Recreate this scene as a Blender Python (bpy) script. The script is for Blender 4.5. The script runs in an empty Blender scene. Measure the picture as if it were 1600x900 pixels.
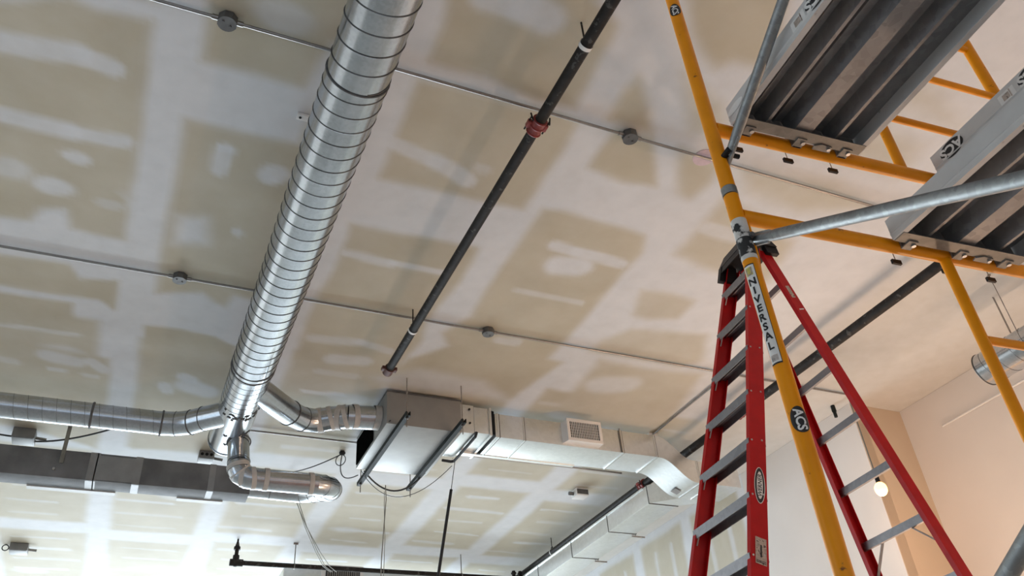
import bpy, bmesh, math, random
import numpy as np
from mathutils import Vector, Matrix

random.seed(7)
S = bpy.context.scene
C = S.collection
PI = math.pi

# ------------------------------------------------------------------ camera, world, lights, exposure
# world axes: X right along the room, Y away, Z up; the lens is the origin, the floor lies at z = -1.5
FPX = 1300.0
R = ((0.91304546, 0.18085261, 0.36556848),
     (-0.40156755, 0.55542917, 0.72817714),
     (-0.07135466, -0.81165927, 0.57975662))
FLOOR = -1.5
H = 3.8
cam = bpy.data.cameras.new('camera')
camo = bpy.data.objects.new('camera', cam)
C.objects.link(camo)
cam.sensor_width = 36.0
cam.lens = 36.0 * FPX / 1600.0
cam.clip_start = 0.05
camo.matrix_world = Matrix(((R[0][0], -R[0][1], -R[0][2], 0), (R[1][0], -R[1][1], -R[1][2], 0),
                            (R[2][0], -R[2][1], -R[2][2], 0), (0, 0, 0, 1)))
S.camera = camo
S.view_settings.view_transform = 'Standard'
S.view_settings.look = 'None'
S.view_settings.gamma = 1
S.view_settings.use_curve_mapping = False
S.view_settings.exposure = 0.42

w = bpy.data.worlds.new('world')
S.world = w
w.use_nodes = True
w.node_tree.nodes['Background'].inputs[0].default_value = (0.62, 0.74, 0.92, 1)
w.node_tree.nodes['Background'].inputs[1].default_value = 0.5


def area(name, loc, aim, sx, sy, power, col):
    l = bpy.data.lights.new(name, 'AREA')
    l.shape = 'RECTANGLE'; l.size = sx; l.size_y = sy; l.energy = power; l.color = col
    o = bpy.data.objects.new(name, l); C.objects.link(o)
    o.location = loc
    o.rotation_euler = (Vector(aim) - Vector(loc)).to_track_quat('-Z', 'Z').to_euler()
    return o


def lamp(name, loc, power, col, rad=0.05):
    l = bpy.data.lights.new(name, 'POINT')
    l.energy = power; l.color = col; l.shadow_soft_size = rad
    o = bpy.data.objects.new(name, l); C.objects.link(o); o.location = loc
    return o


# daylight through the shopfront glass at the far end and the left side; weak fill added behind the lens
area('daylight_far', (2.2, 20.8, 0.95), (2.2, 0, 0.95), 9.6, 4.4, 1780, (0.78, 0.90, 1.0))
area('daylight_left', (-6.8, 3.5, 0.4), (0, 3.5, 0.6), 7.0, 2.6, 54, (0.74, 0.88, 1.0))
area('fill_behind', (-1.0, -3.8, 0.2), (0, 4, 0.6), 9.0, 2.4, 12, (0.80, 0.90, 1.0))
# warm light: the hanging bulb, then two unseen fill lamps added on the right
WARM = (1.0, 0.66, 0.44)
lamp('bulb_light_a', (5.711, 4.80, 2.36), 26, WARM, 0.05)
lamp('warm_fill_b', (6.7, 0.4, 1.0), 64, WARM, 0.08)
lamp('warm_fill_c', (5.9, 4.2, -0.6), 100, WARM, 0.10)


# ------------------------------------------------------------------ pixel <-> place helpers (design dimensions)
def ray(x, y):
    a, b = x - 800.0, y - 450.0
    return Vector([r[0] * a + r[1] * b + r[2] * FPX for r in R])


def atz(x, y, z):
    r = ray(x, y); return r * (z / r.z)


def aty(x, y, Y):
    r = ray(x, y); return r * (Y / r.y)


def atx(x, y, X):
    r = ray(x, y); return r * (X / r.x)


# ------------------------------------------------------------------ materials
def nmat(name):
    m = bpy.data.materials.new(name); m.use_nodes = True
    nt = m.node_tree; b = nt.nodes['Principled BSDF']
    return m, nt, b


def N(nt, typ, **kw):
    n = nt.nodes.new(typ)
    for k, v in kw.items():
        setattr(n, k, v)
    return n


def basic(name, col, rough=0.5, metal=0.0, var=0.12, scale=8.0, bump=0.0, spec=0.5, stain=None):
    m, nt, b = nmat(name)
    L = nt.links
    tc = N(nt, 'ShaderNodeTexCoord')
    no = N(nt, 'ShaderNodeTexNoise'); no.inputs['Scale'].default_value = scale; no.inputs['Detail'].default_value = 5
    L.new(tc.outputs['Object'], no.inputs['Vector'])
    rp = N(nt, 'ShaderNodeValToRGB')
    c0 = [max(0, c * (1 - var)) for c in col]; c1 = [min(1, c * (1 + var)) for c in col]
    rp.color_ramp.elements[0].color = (*c0, 1); rp.color_ramp.elements[1].color = (*c1, 1)
    rp.color_ramp.elements[0].position = 0.3; rp.color_ramp.elements[1].position = 0.7
    L.new(no.outputs['Fac'], rp.inputs['Fac'])
    out = rp.outputs['Color']
    if stain:
        n2 = N(nt, 'ShaderNodeTexNoise'); n2.inputs['Scale'].default_value = stain[1]; n2.inputs['Detail'].default_value = 8
        L.new(tc.outputs['Object'], n2.inputs['Vector'])
        r2 = N(nt, 'ShaderNodeValToRGB')
        r2.color_ramp.elements[0].position = stain[2]; r2.color_ramp.elements[1].position = stain[2] + 0.06
        L.new(n2.outputs['Fac'], r2.inputs['Fac'])
        mx = N(nt, 'ShaderNodeMixRGB'); mx.inputs[2].default_value = (*stain[0], 1)
        L.new(r2.outputs['Color'], mx.inputs[0]); L.new(out, mx.inputs[1])
        out = mx.outputs[0]
    L.new(out, b.inputs['Base Color'])
    b.inputs['Roughness'].default_value = rough; b.inputs['Metallic'].default_value = metal
    b.inputs['Specular IOR Level'].default_value = spec
    if bump:
        bp = N(nt, 'ShaderNodeBump'); bp.inputs['Strength'].default_value = bump; bp.inputs['Distance'].default_value = 0.01
        L.new(no.outputs['Fac'], bp.inputs['Height']); L.new(bp.outputs['Normal'], b.inputs['Normal'])
    return m


def galv(name, col, r0, r1, scale=14.0, bump=0.06, var=0.14, dirt=0.0):
    """Zinc-coated sheet: spangle cells vary colour and gloss a little."""
    m, nt, b = nmat(name); L = nt.links
    tc = N(nt, 'ShaderNodeTexCoord')
    vo = N(nt, 'ShaderNodeTexVoronoi'); vo.inputs['Scale'].default_value = scale * 5
    no = N(nt, 'ShaderNodeTexNoise'); no.inputs['Scale'].default_value = scale * .35; no.inputs['Detail'].default_value = 6
    L.new(tc.outputs['Object'], vo.inputs['Vector']); L.new(tc.outputs['Object'], no.inputs['Vector'])
    sep = N(nt, 'ShaderNodeSeparateColor'); L.new(vo.outputs['Color'], sep.inputs[0])
    mx = N(nt, 'ShaderNodeMath', operation='MULTIPLY_ADD'); mx.inputs[1].default_value = .35
    L.new(sep.outputs[0], mx.inputs[0]); L.new(no.outputs['Fac'], mx.inputs[2])
    rp = N(nt, 'ShaderNodeValToRGB')
    rp.color_ramp.elements[0].position = .35; rp.color_ramp.elements[1].position = .95
    rp.color_ramp.elements[0].color = (*[c * (1 - var) for c in col], 1)
    rp.color_ramp.elements[1].color = (*[min(1, c * (1 + var)) for c in col], 1)
    L.new(mx.outputs[0], rp.inputs['Fac'])
    out = rp.outputs['Color']
    if dirt:
        n2 = N(nt, 'ShaderNodeTexNoise'); n2.inputs['Scale'].default_value = 9; n2.inputs['Detail'].default_value = 9
        L.new(tc.outputs['Object'], n2.inputs['Vector'])
        r2 = N(nt, 'ShaderNodeValToRGB'); r2.color_ramp.elements[0].position = .63; r2.color_ramp.elements[1].position = .72
        r2.color_ramp.elements[1].color = (dirt, dirt, dirt, 1)
        L.new(n2.outputs['Fac'], r2.inputs['Fac'])
        m2 = N(nt, 'ShaderNodeMixRGB'); m2.inputs[2].default_value = (.16, .15, .14, 1)
        L.new(r2.outputs['Color'], m2.inputs[0]); L.new(out, m2.inputs[1]); out = m2.outputs[0]
    L.new(out, b.inputs['Base Color'])
    mr = N(nt, 'ShaderNodeMapRange'); mr.inputs['To Min'].default_value = r0; mr.inputs['To Max'].default_value = r1
    L.new(no.outputs['Fac'], mr.inputs['Value']); L.new(mr.outputs[0], b.inputs['Roughness'])
    b.inputs['Metallic'].default_value = 1.0
    bp = N(nt, 'ShaderNodeBump'); bp.inputs['Strength'].default_value = bump; bp.inputs['Distance'].default_value = 0.02
    L.new(no.outputs['Fac'], bp.inputs['Height']); L.new(bp.outputs['Normal'], b.inputs['Normal'])
    return m


def emis(name, col, s):
    m, nt, b = nmat(name)
    b.inputs['Emission Color'].default_value = (*col, 1); b.inputs['Emission Strength'].default_value = s
    b.inputs['Base Color'].default_value = (*col, 1)
    return m


M = {}
M['spiral'] = galv('galvanised_spiral', (.50, .53, .56), .15, .27, 12, .05, .10, .25)
M['sheet'] = galv('galvanised_sheet', (.74, .76, .76), .26, .40, 6, .04, .06)
M['unit'] = basic('satin_cabinet_steel', (.30, .30, .29), .5, .45, .06, 8)
M['slot'] = basic('slot_enamel', (.50, .50, .48), .5, 0, .05)
M['paleBox'] = basic('pale_box', (.22, .22, .215), .55, .3, .1, 10)
M['plenum'] = basic('plenum_sheet', (.15, .155, .16), .75, .1, .25, 5)
M['rail'] = basic('pale_plank_rail', (.62, .61, .59), .5, .15, .08, 9, stain=((.20, .19, .18), 14, .66))
M['seam'] = basic('lock_seam', (.12, .12, .12), .45, .8)  # dark joint tone; on the spiral it also paints in the seam shadow
M['sealant'] = basic('grey_sealant', (.10, .10, .10), .7, 0, .3, 30)
M['tape'] = basic('pale_duct_tape', (.52, .50, .47), .45, .0, .08, 20)
M['foil'] = basic('foil_tape', (.27, .27, .27), .5, .3, .1, 10)
M['blackpipe'] = basic('black_iron', (.020, .017, .015), .6, 0, .4, 15, spec=.22, stain=((.07, .065, .06), 22, .6))
M['red_iron'] = basic('red_coupling', (.24, .035, .03), .5, 0, .3, 25)
M['conduit'] = galv('conduit_steel', (.30, .29, .28), .25, .36, 10)
M['boxsteel'] = basic('box_steel', (.13, .13, .13), .45, .5, .2, 14)
M['strut'] = basic('dark_strut', (.016, .021, .021), .6, 0, .25, 12, spec=.15)
M['rod'] = basic('threaded_rod', (.33, .31, .29), .45, .8, .2, 30)
M['black'] = basic('black_plastic', (.010, .010, .011), .5, spec=.25)
M['void'] = basic('opening_shade', (.004, .004, .004), .9, spec=0)
M['rubber'] = basic('black_canvas', (.018, .020, .024), .75)
M['cable'] = basic('dark_cable', (.05, .05, .05), .6)
M['paleCable'] = basic('pale_cable', (.22, .22, .19), .6)
M['white'] = basic('white_enamel', (.78, .77, .75), .4, 0, .04)
M['grille'] = basic('grille_shadow', (.05, .05, .055), .8)
M['yellow'] = basic('yellow_scaffold_paint', (.86, .30, .0015), .36, 0, .10, 9, .02, .28, stain=((.20, .06, .015), 34, .68))
M['scuff'] = basic('flaking_white_paint', (.62, .60, .56), .7, 0, .1, 30, .2, stain=((.02, .02, .02), 26, .60))
M['scuffdark'] = basic('flaking_black_paint', (.02, .02, .02), .6, 0, .2, 30, .2, stain=((.62, .6, .56), 40, .57))
M['alum'] = galv('plank_aluminium', (.27, .26, .24), .5, .65, 9, .04, .16, .35)
M['alumdark'] = galv('plank_underside', (.34, .34, .345), .5, .68, 9, .04, .18, .2)
M['brace'] = galv('galvanised_brace', (.32, .335, .335), .42, .60, 16, .10, .25, .6)
M['red'] = basic('red_fibreglass', (.44, .007, .009), .42, 0, .12, 14, spec=.22)
M['tread'] = galv('ladder_aluminium', (.31, .31, .33), .36, .50, 9, .03, .12)
M['stw'] = basic('sticker_white', (.78, .77, .74), .5, 0, .05, 30)
M['stb'] = basic('sticker_black', (.010, .010, .012), .4)
M['sty'] = basic('sticker_yellow', (.70, .62, .16), .5, 0, .3, 60)
M['worn'] = basic('worn_label', (.46, .38, .32), .6, 0, .35, 60, stain=((.10, .07, .06), 60, .58))
M['brass'] = basic('bolt_zinc', (.5, .5, .5), .35, 1.0)
M['bulb'] = emis('lit_bulb', (1.0, .60, .22), 2.6)
M['paintwall'] = basic('painted_wall', (.72, .68, .64), .6, 0, .03, 2)
M['tanwall'] = basic('tan_painted_wall', (.62, .49, .36), .6, 0, .03, 2)
M['concrete'] = basic('concrete_floor', (.46, .455, .44), .6, 0, .2, 1.5)
M['purple'] = basic('pink_patch', (.62, .48, .52), .7, 0, .1, 20)


# ------------------------------------------------------------------ mesh building
class MB:
    def __init__(s):
        s.bm = bmesh.new()

    def _set(s, faces, smooth):
        for f in faces:
            f.smooth = smooth

    def box(s, c, d, ax=None, bev=0.0):
        """c centre, d full sizes, ax = (ex, ey, ez) unit axes"""
        ex, ey, ez = ax if ax else (Vector((1, 0, 0)), Vector((0, 1, 0)), Vector((0, 0, 1)))
        m = Matrix((ex * d[0], ey * d[1], ez * d[2])).transposed().to_4x4()
        m.translation = Vector(c)
        r = bmesh.ops.create_cube(s.bm, size=1.0, matrix=m)
        if bev:
            es = set(e for v in r['verts'] for e in v.link_edges)
            bmesh.ops.bevel(s.bm, geom=list(es), offset=bev, segments=2, affect='EDGES', profile=.6)
        return s

    def box2(s, a, b, bev=0.0):
        a = Vector(a); b = Vector(b)
        return s.box((a + b) / 2, [abs(b[i] - a[i]) for i in range(3)], None, bev)

    def bar(s, a, b, wid, thk, side=None, bev=0.0):
        """rectangular bar from a to b; 'side' is the direction of its width"""
        a = Vector(a); b = Vector(b); d = b - a; L = d.length; d.normalize()
        sd = Vector(side) if side else Vector((0, 0, 1)).cross(d)
        sd = (sd - d * sd.dot(d)).normalized()
        n = d.cross(sd)
        return s.box((a + b) / 2, (L, wid, thk), (d, sd, n), bev)

    def tube(s, pts, r, seg=20, cap=True, closed=False):
        pts = [Vector(p) for p in pts]; n = len(pts)
        rad = r if isinstance(r, (list, tuple)) else [r] * n
        tang = []
        for i in range(n):
            a = pts[max(0, i - 1)]; b = pts[min(n - 1, i + 1)]
            if closed:
                a = pts[(i - 1) % n]; b = pts[(i + 1) % n]
            d1 = (pts[i] - a); d2 = (b - pts[i])
            t = (d1.normalized() if d1.length > 1e-9 else Vector()) + (d2.normalized() if d2.length > 1e-9 else Vector())
            tang.append(t.normalized())
        up = Vector((0, 0, 1)) if abs(tang[0].z) < .9 else Vector((0, 1, 0))
        nrm = (up - tang[0] * up.dot(tang[0])).normalized()
        rings = []
        for i in range(n):
            nrm = (nrm - tang[i] * nrm.dot(tang[i])).normalized()
            bn = tang[i].cross(nrm)
            # mitre so that the tube keeps its width through bends
            k = 1.0
            ring = []
            if 0 < i < n - 1:
                d1 = (pts[i] - pts[i - 1]).normalized()
                ca = max(.5, d1.dot(tang[i])); k = 1 / ca
                bend = (d1 - tang[i] * d1.dot(tang[i]))
                bd = bend.normalized() if bend.length > 1e-5 else None
            else:
                bd = None
            for j in range(seg):
                a = 2 * PI * j / seg
                o = (nrm * math.cos(a) + bn * math.sin(a)) * rad[i]
                if bd:
                    o += bd * (o.dot(bd) * (k - 1))
                ring.append(s.bm.verts.new(pts[i] + o))
            rings.append(ring)
        m = n if closed else n - 1
        for i in range(m):
            A = rings[i]; B = rings[(i + 1) % n]
            for j in range(seg):
                f = s.bm.faces.new((A[j], A[(j + 1) % seg], B[(j + 1) % seg], B[j])); f.smooth = True
        if cap and not closed:
            s.bm.faces.new(list(reversed(rings[0]))); s.bm.faces.new(rings[-1])
        return s

    def cyl(s, a, b, r, seg=20, r2=None, cap=True):
        return s.tube([a, b], [r, r if r2 is None else r2], seg, cap)

    def sphere(s, c, r, sc=(1, 1, 1), seg=20):
        m = Matrix.Translation(Vector(c)) @ Matrix.Diagonal((r * sc[0], r * sc[1], r * sc[2], 1))
        bmesh.ops.create_uvsphere(s.bm, u_segments=seg, v_segments=seg // 2, radius=1, matrix=m)
        return s

    def ring(s, c, axis, r, t, seg=28, half=None):
        """band: hoop of tube radius t round axis"""
        axis = Vector(axis).normalized()
        u = axis.orthogonal().normalized(); v = axis.cross(u)
        pts = [Vector(c) + (u * math.cos(2 * PI * i / seg) + v * math.sin(2 * PI * i / seg)) * r for i in range(seg)]
        return s.tube(pts, t, 8, False, True)

    def prism(s, poly, vec):
        """extrude polygon (3-D points) by vec"""
        vec = Vector(vec)
        a = [s.bm.verts.new(Vector(p)) for p in poly]
        b = [s.bm.verts.new(Vector(p) + vec) for p in poly]
        n = len(a)
        s.bm.faces.new(list(reversed(a))); s.bm.faces.new(b)
        for i in range(n):
            s.bm.faces.new((a[i], a[(i + 1) % n], b[(i + 1) % n], b[i]))
        return s

    def face(s, pts):
        s.bm.faces.new([s.bm.verts.new(Vector(p)) for p in pts])
        return s

    def build(s, name, mat, parent=None, ang=.6, origin=None):
        bm = s.bm
        bmesh.ops.recalc_face_normals(bm, faces=bm.faces)
        for f in bm.faces:
            f.smooth = True
        for e in bm.edges:
            if len(e.link_faces) == 2:
                if e.calc_face_angle(0) > ang:
                    e.smooth = False
        me = bpy.data.meshes.new(name)
        off = Vector((0, 0, 0))
        if parent is not None:
            off = Vector(parent.get('_w', (0, 0, 0)))
        else:
            if origin is None:
                vs = [v.co for v in bm.verts]
                off = Vector((sum(v.x for v in vs) / len(vs), sum(v.y for v in vs) / len(vs), min(v.z for v in vs)))
            else:
                off = Vector(origin)
        bmesh.ops.translate(bm, verts=bm.verts, vec=-off)
        bm.to_mesh(me); bm.free()
        me.materials.append(M[mat] if isinstance(mat, str) else mat)
        o = bpy.data.objects.new(name, me); C.objects.link(o)
        if parent is not None:
            o.parent = parent
            o['_w'] = tuple(off)
        else:
            o.location = off
            o['_w'] = tuple(off)
        return o


def builds(mb, name, mat, parent):
    """like build, but every loose piece becomes a part of its own"""
    bm = mb.bm; seen = set(); out = []
    bm.verts.ensure_lookup_table(); bm.verts.index_update()
    for v in bm.verts:
        if v.index in seen: continue
        comp = []; st = [v]; seen.add(v.index)
        while st:
            a = st.pop(); comp.append(a)
            for e in a.link_edges:
                b = e.other_vert(a)
                if b.index not in seen: seen.add(b.index); st.append(b)
        m2 = MB(); mp = {a.index: m2.bm.verts.new(a.co) for a in comp}
        fs = set(f for a in comp for f in a.link_faces)
        for f in fs:
            m2.bm.faces.new([mp[x.index] for x in f.verts])
        out.append(m2.build(name, mat, parent))
    bm.free()
    return out


def tag(o, label=None, cat=None, group=None, kind=None):
    if label: o['label'] = label
    if cat: o['category'] = cat
    if group: o['group'] = group
    if kind: o['kind'] = kind
    return o


def thing(name, loc, label, cat, group=None):
    o = bpy.data.objects.new(name, None); C.objects.link(o)
    o.location = loc; o.empty_display_size = .1
    o['_w'] = tuple(loc)
    return tag(o, label, cat, group)


def copy_tree(o, delta, label, parent=None):
    c = o.copy(); C.objects.link(c)
    if parent is None:
        c.location = Vector(o.location) + Vector(delta)
        c['label'] = label
    else:
        c.parent = parent
    for ch in [x for x in ALLCH(o)]:
        copy_tree(ch, delta, None, c)
    return c


def ALLCH(o):
    return [x for x in bpy.data.objects if x.parent == o]


# ------------------------------------------------------------------ lettering
def glyphs(text, size=1.0, bold=0.0):
    """flat letters as (verts2d, faces), centred on 0,0, cap height = size"""
    cu = bpy.data.curves.new('t', 'FONT'); cu.body = text
    cu.align_x = 'CENTER'; cu.align_y = 'CENTER'; cu.resolution_u = 3; cu.offset = bold
    to = bpy.data.objects.new('t', cu); C.objects.link(to)
    dg = bpy.context.evaluated_depsgraph_get()
    me = to.evaluated_get(dg).to_mesh()
    vs = [(v.co.x, v.co.y) for v in me.vertices]; fs = [tuple(p.vertices) for p in me.polygons]
    to.evaluated_get(dg).to_mesh_clear()
    bpy.data.objects.remove(to); bpy.data.curves.remove(cu)
    ys = [v[1] for v in vs]; xs = [v[0] for v in vs]
    h = max(ys) - min(ys); k = size / h
    cx = (max(xs) + min(xs)) / 2; cy = (max(ys) + min(ys)) / 2
    return [((x - cx) * k, (y - cy) * k) for x, y in vs], fs


def disc(rx, ry, n=28):
    vs = [(rx * math.cos(2 * PI * i / n), ry * math.sin(2 * PI * i / n)) for i in range(n)]
    return vs, [tuple(range(n))]


def rect(x0, y0, x1, y1, nx=1, ny=1):
    vs = [(x0 + (x1 - x0) * i / nx, y0 + (y1 - y0) * j / ny) for j in range(ny + 1) for i in range(nx + 1)]
    fs = [(j * (nx + 1) + i, j * (nx + 1) + i + 1, (j + 1) * (nx + 1) + i + 1, (j + 1) * (nx + 1) + i) for j in range(ny) for i in range(nx)]
    return vs, fs


def decal(name, shape, fn, mat, parent):
    """shape (verts2d, faces) laid on a surface by fn(u, v) -> point"""
    vs, fs = shape
    fine = fn.__qualname__.startswith('tubemap')
    bm = bmesh.new()
    V = [bm.verts.new((x, y, 0)) for x, y in vs]
    for f in fs:
        try: bm.faces.new([V[i] for i in f])
        except ValueError: pass
    bmesh.ops.triangulate(bm, faces=bm.faces)
    for _ in range(4 if fine else 1):
        bmesh.ops.subdivide_edges(bm, edges=[e for e in bm.edges if e.calc_length() > (.006 if fine else .02)], cuts=1, use_grid_fill=False)
        bmesh.ops.triangulate(bm, faces=bm.faces)
    off = Vector(parent.get('_w'))
    for v in bm.verts:
        v.co = Vector(fn(v.co.x, v.co.y)) - off
    me = bpy.data.meshes.new(name); bm.to_mesh(me); bm.free()
    me.materials.append(M[mat])
    o = bpy.data.objects.new(name, me); C.objects.link(o); o.parent = parent; o['_w'] = tuple(off)
    return o


def merge(*shapes):
    V = []; F = []
    for vs, fs in shapes:
        b = len(V); V += list(vs); F += [tuple(i + b for i in f) for f in fs]
    return V, F


def shift(shape, dx, dy, sx=1, sy=1):
    return [(x * sx + dx, y * sy + dy) for x, y in shape[0]], shape[1]


def flatmap(o, ex, ey, lift=0.0015):
    o = Vector(o); ex = Vector(ex).normalized(); ey = Vector(ey).normalized(); n = ex.cross(ey)
    return lambda u, v, k=1: o + ex * u + ey * v + n * lift


def tubemap(cx, cy, z0, r, az, lift, down=False):
    """wrap round a vertical tube; u is sideways, v is up (or, with down, u runs down the tube)"""
    def fn(u, v):
        if down:
            a, zz = v, -u
        else:
            a, zz = u, v
        th = az + a / r
        return Vector((cx + (r + lift) * math.cos(th), cy + (r + lift) * math.sin(th), z0 + zz))
    return fn


# ================================================================== THE SETTING
XR, XB, YB = 7.3, 6.59, 5.57
XL, YN, YF = -7.0, -4.0, 21.0


def drywall_mat():
    m, nt, b = nmat('taped_drywall'); L = nt.links
    at = N(nt, 'ShaderNodeAttribute'); at.attribute_name = 'mud'
    tc = N(nt, 'ShaderNodeTexCoord')
    no = N(nt, 'ShaderNodeTexNoise'); no.inputs['Scale'].default_value = 2.2; no.inputs['Detail'].default_value = 6
    n2 = N(nt, 'ShaderNodeTexNoise'); n2.inputs['Scale'].default_value = 7; n2.inputs['Detail'].default_value = 6
    L.new(tc.outputs['Object'], no.inputs['Vector']); L.new(tc.outputs['Object'], n2.inputs['Vector'])
    t = N(nt, 'ShaderNodeValToRGB')
    t.color_ramp.elements[0].color = (.475, .425, .315, 1); t.color_ramp.elements[1].color = (.560, .512, .400, 1)
    t.color_ramp.elements[0].position = .3; t.color_ramp.elements[1].position = .7
    L.new(no.outputs['Fac'], t.inputs['Fac'])
    wv = N(nt, 'ShaderNodeValToRGB')
    wv.color_ramp.elements[0].color = (.650, .662, .680, 1); wv.color_ramp.elements[1].color = (.700, .708, .722, 1)
    wv.color_ramp.elements[0].position = .3; wv.color_ramp.elements[1].position = .7
    L.new(n2.outputs['Fac'], wv.inputs['Fac'])
    ad = N(nt, 'ShaderNodeMath', operation='MULTIPLY_ADD'); ad.inputs[1].default_value = .22; ad.inputs[2].default_value = -.11
    L.new(n2.outputs['Fac'], ad.inputs[0])
    a2 = N(nt, 'ShaderNodeMath', operation='ADD'); a2.use_clamp = True
    L.new(at.outputs['Fac'], a2.inputs[0]); L.new(ad.outputs[0], a2.inputs[1])
    mx = N(nt, 'ShaderNodeMixRGB')
    L.new(a2.outputs[0], mx.inputs[0]); L.new(t.outputs[0], mx.inputs[1]); L.new(wv.outputs[0], mx.inputs[2])
    L.new(mx.outputs[0], b.inputs['Base Color'])
    b.inputs['Roughness'].default_value = .7; b.inputs['Specular IOR Level'].default_value = .3
    return m


M['drywall'] = drywall_mat()


def sstep(x):
    x = np.clip(x, 0, 1); return x * x * (3 - 2 * x)


def wob(X, Y, s, seed):
    rs = np.random.RandomState(seed); o = np.zeros_like(X)
    for k in range(7):
        fx, fy = rs.uniform(-1, 1, 2) * (3 + 4 * k); ph = rs.uniform(0, 6.28)
        o += np.sin(X * fx + Y * fy + ph) / (1 + .6 * k)
    return o * s / 2.5


class Mask:
    def __init__(s, X, Y):
        s.X = X + wob(X, Y, .022, 1); s.Y = Y + wob(X, Y, .022, 2); s.m = np.zeros_like(X)

    def poly_d(s, P):
        X, Y = s.X, s.Y
        d = np.full(X.shape, 1e9); ins = np.zeros(X.shape, bool); n = len(P)
        for i in range(n):
            x1, y1 = P[i]; x2, y2 = P[(i + 1) % n]
            ex, ey = x2 - x1, y2 - y1
            t = np.clip(((X - x1) * ex + (Y - y1) * ey) / (ex * ex + ey * ey + 1e-12), 0, 1)
            d = np.minimum(d, np.hypot(X - x1 - t * ex, Y - y1 - t * ey))
            c = ((y1 > Y) != (y2 > Y)) & (X < (x2 - x1) * (Y - y1) / (y2 - y1 + 1e-12) + x1)
            ins ^= c
        return np.where(ins, d, -d)

    def poly(s, P, val, soft=.04, op=1.0):
        a = sstep(s.poly_d(P) / soft * .5 + .5) * op
        s.m = s.m * (1 - a) + val * a

    def ell(s, c, rx, ry, val, op=1.0, soft=.35):
        q = np.hypot((s.X - c[0]) / rx, (s.Y - c[1]) / ry)
        a = sstep((1 + soft - q) / (2 * soft)) * op
        s.m = s.m * (1 - a) + val * a

    def stroke(s, a, b, r, val, op=1.0):
        ex, ey = b[0] - a[0], b[1] - a[1]
        t = np.clip(((s.X - a[0]) * ex + (s.Y - a[1]) * ey) / (ex * ex + ey * ey), 0, 1)
        d = np.hypot(s.X - a[0] - t * ex, s.Y - a[1] - t * ey)
        k = sstep((r * 1.4 - d) / (r * .8)) * op
        s.m = s.m * (1 - k) + val * k


def pc(*pts):
    """points seen on the ceiling -> plan coordinates"""
    out = []
    for x, y in pts:
        q = atz(x, y, H); out.append((q.x, q.y))
    return out


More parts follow.
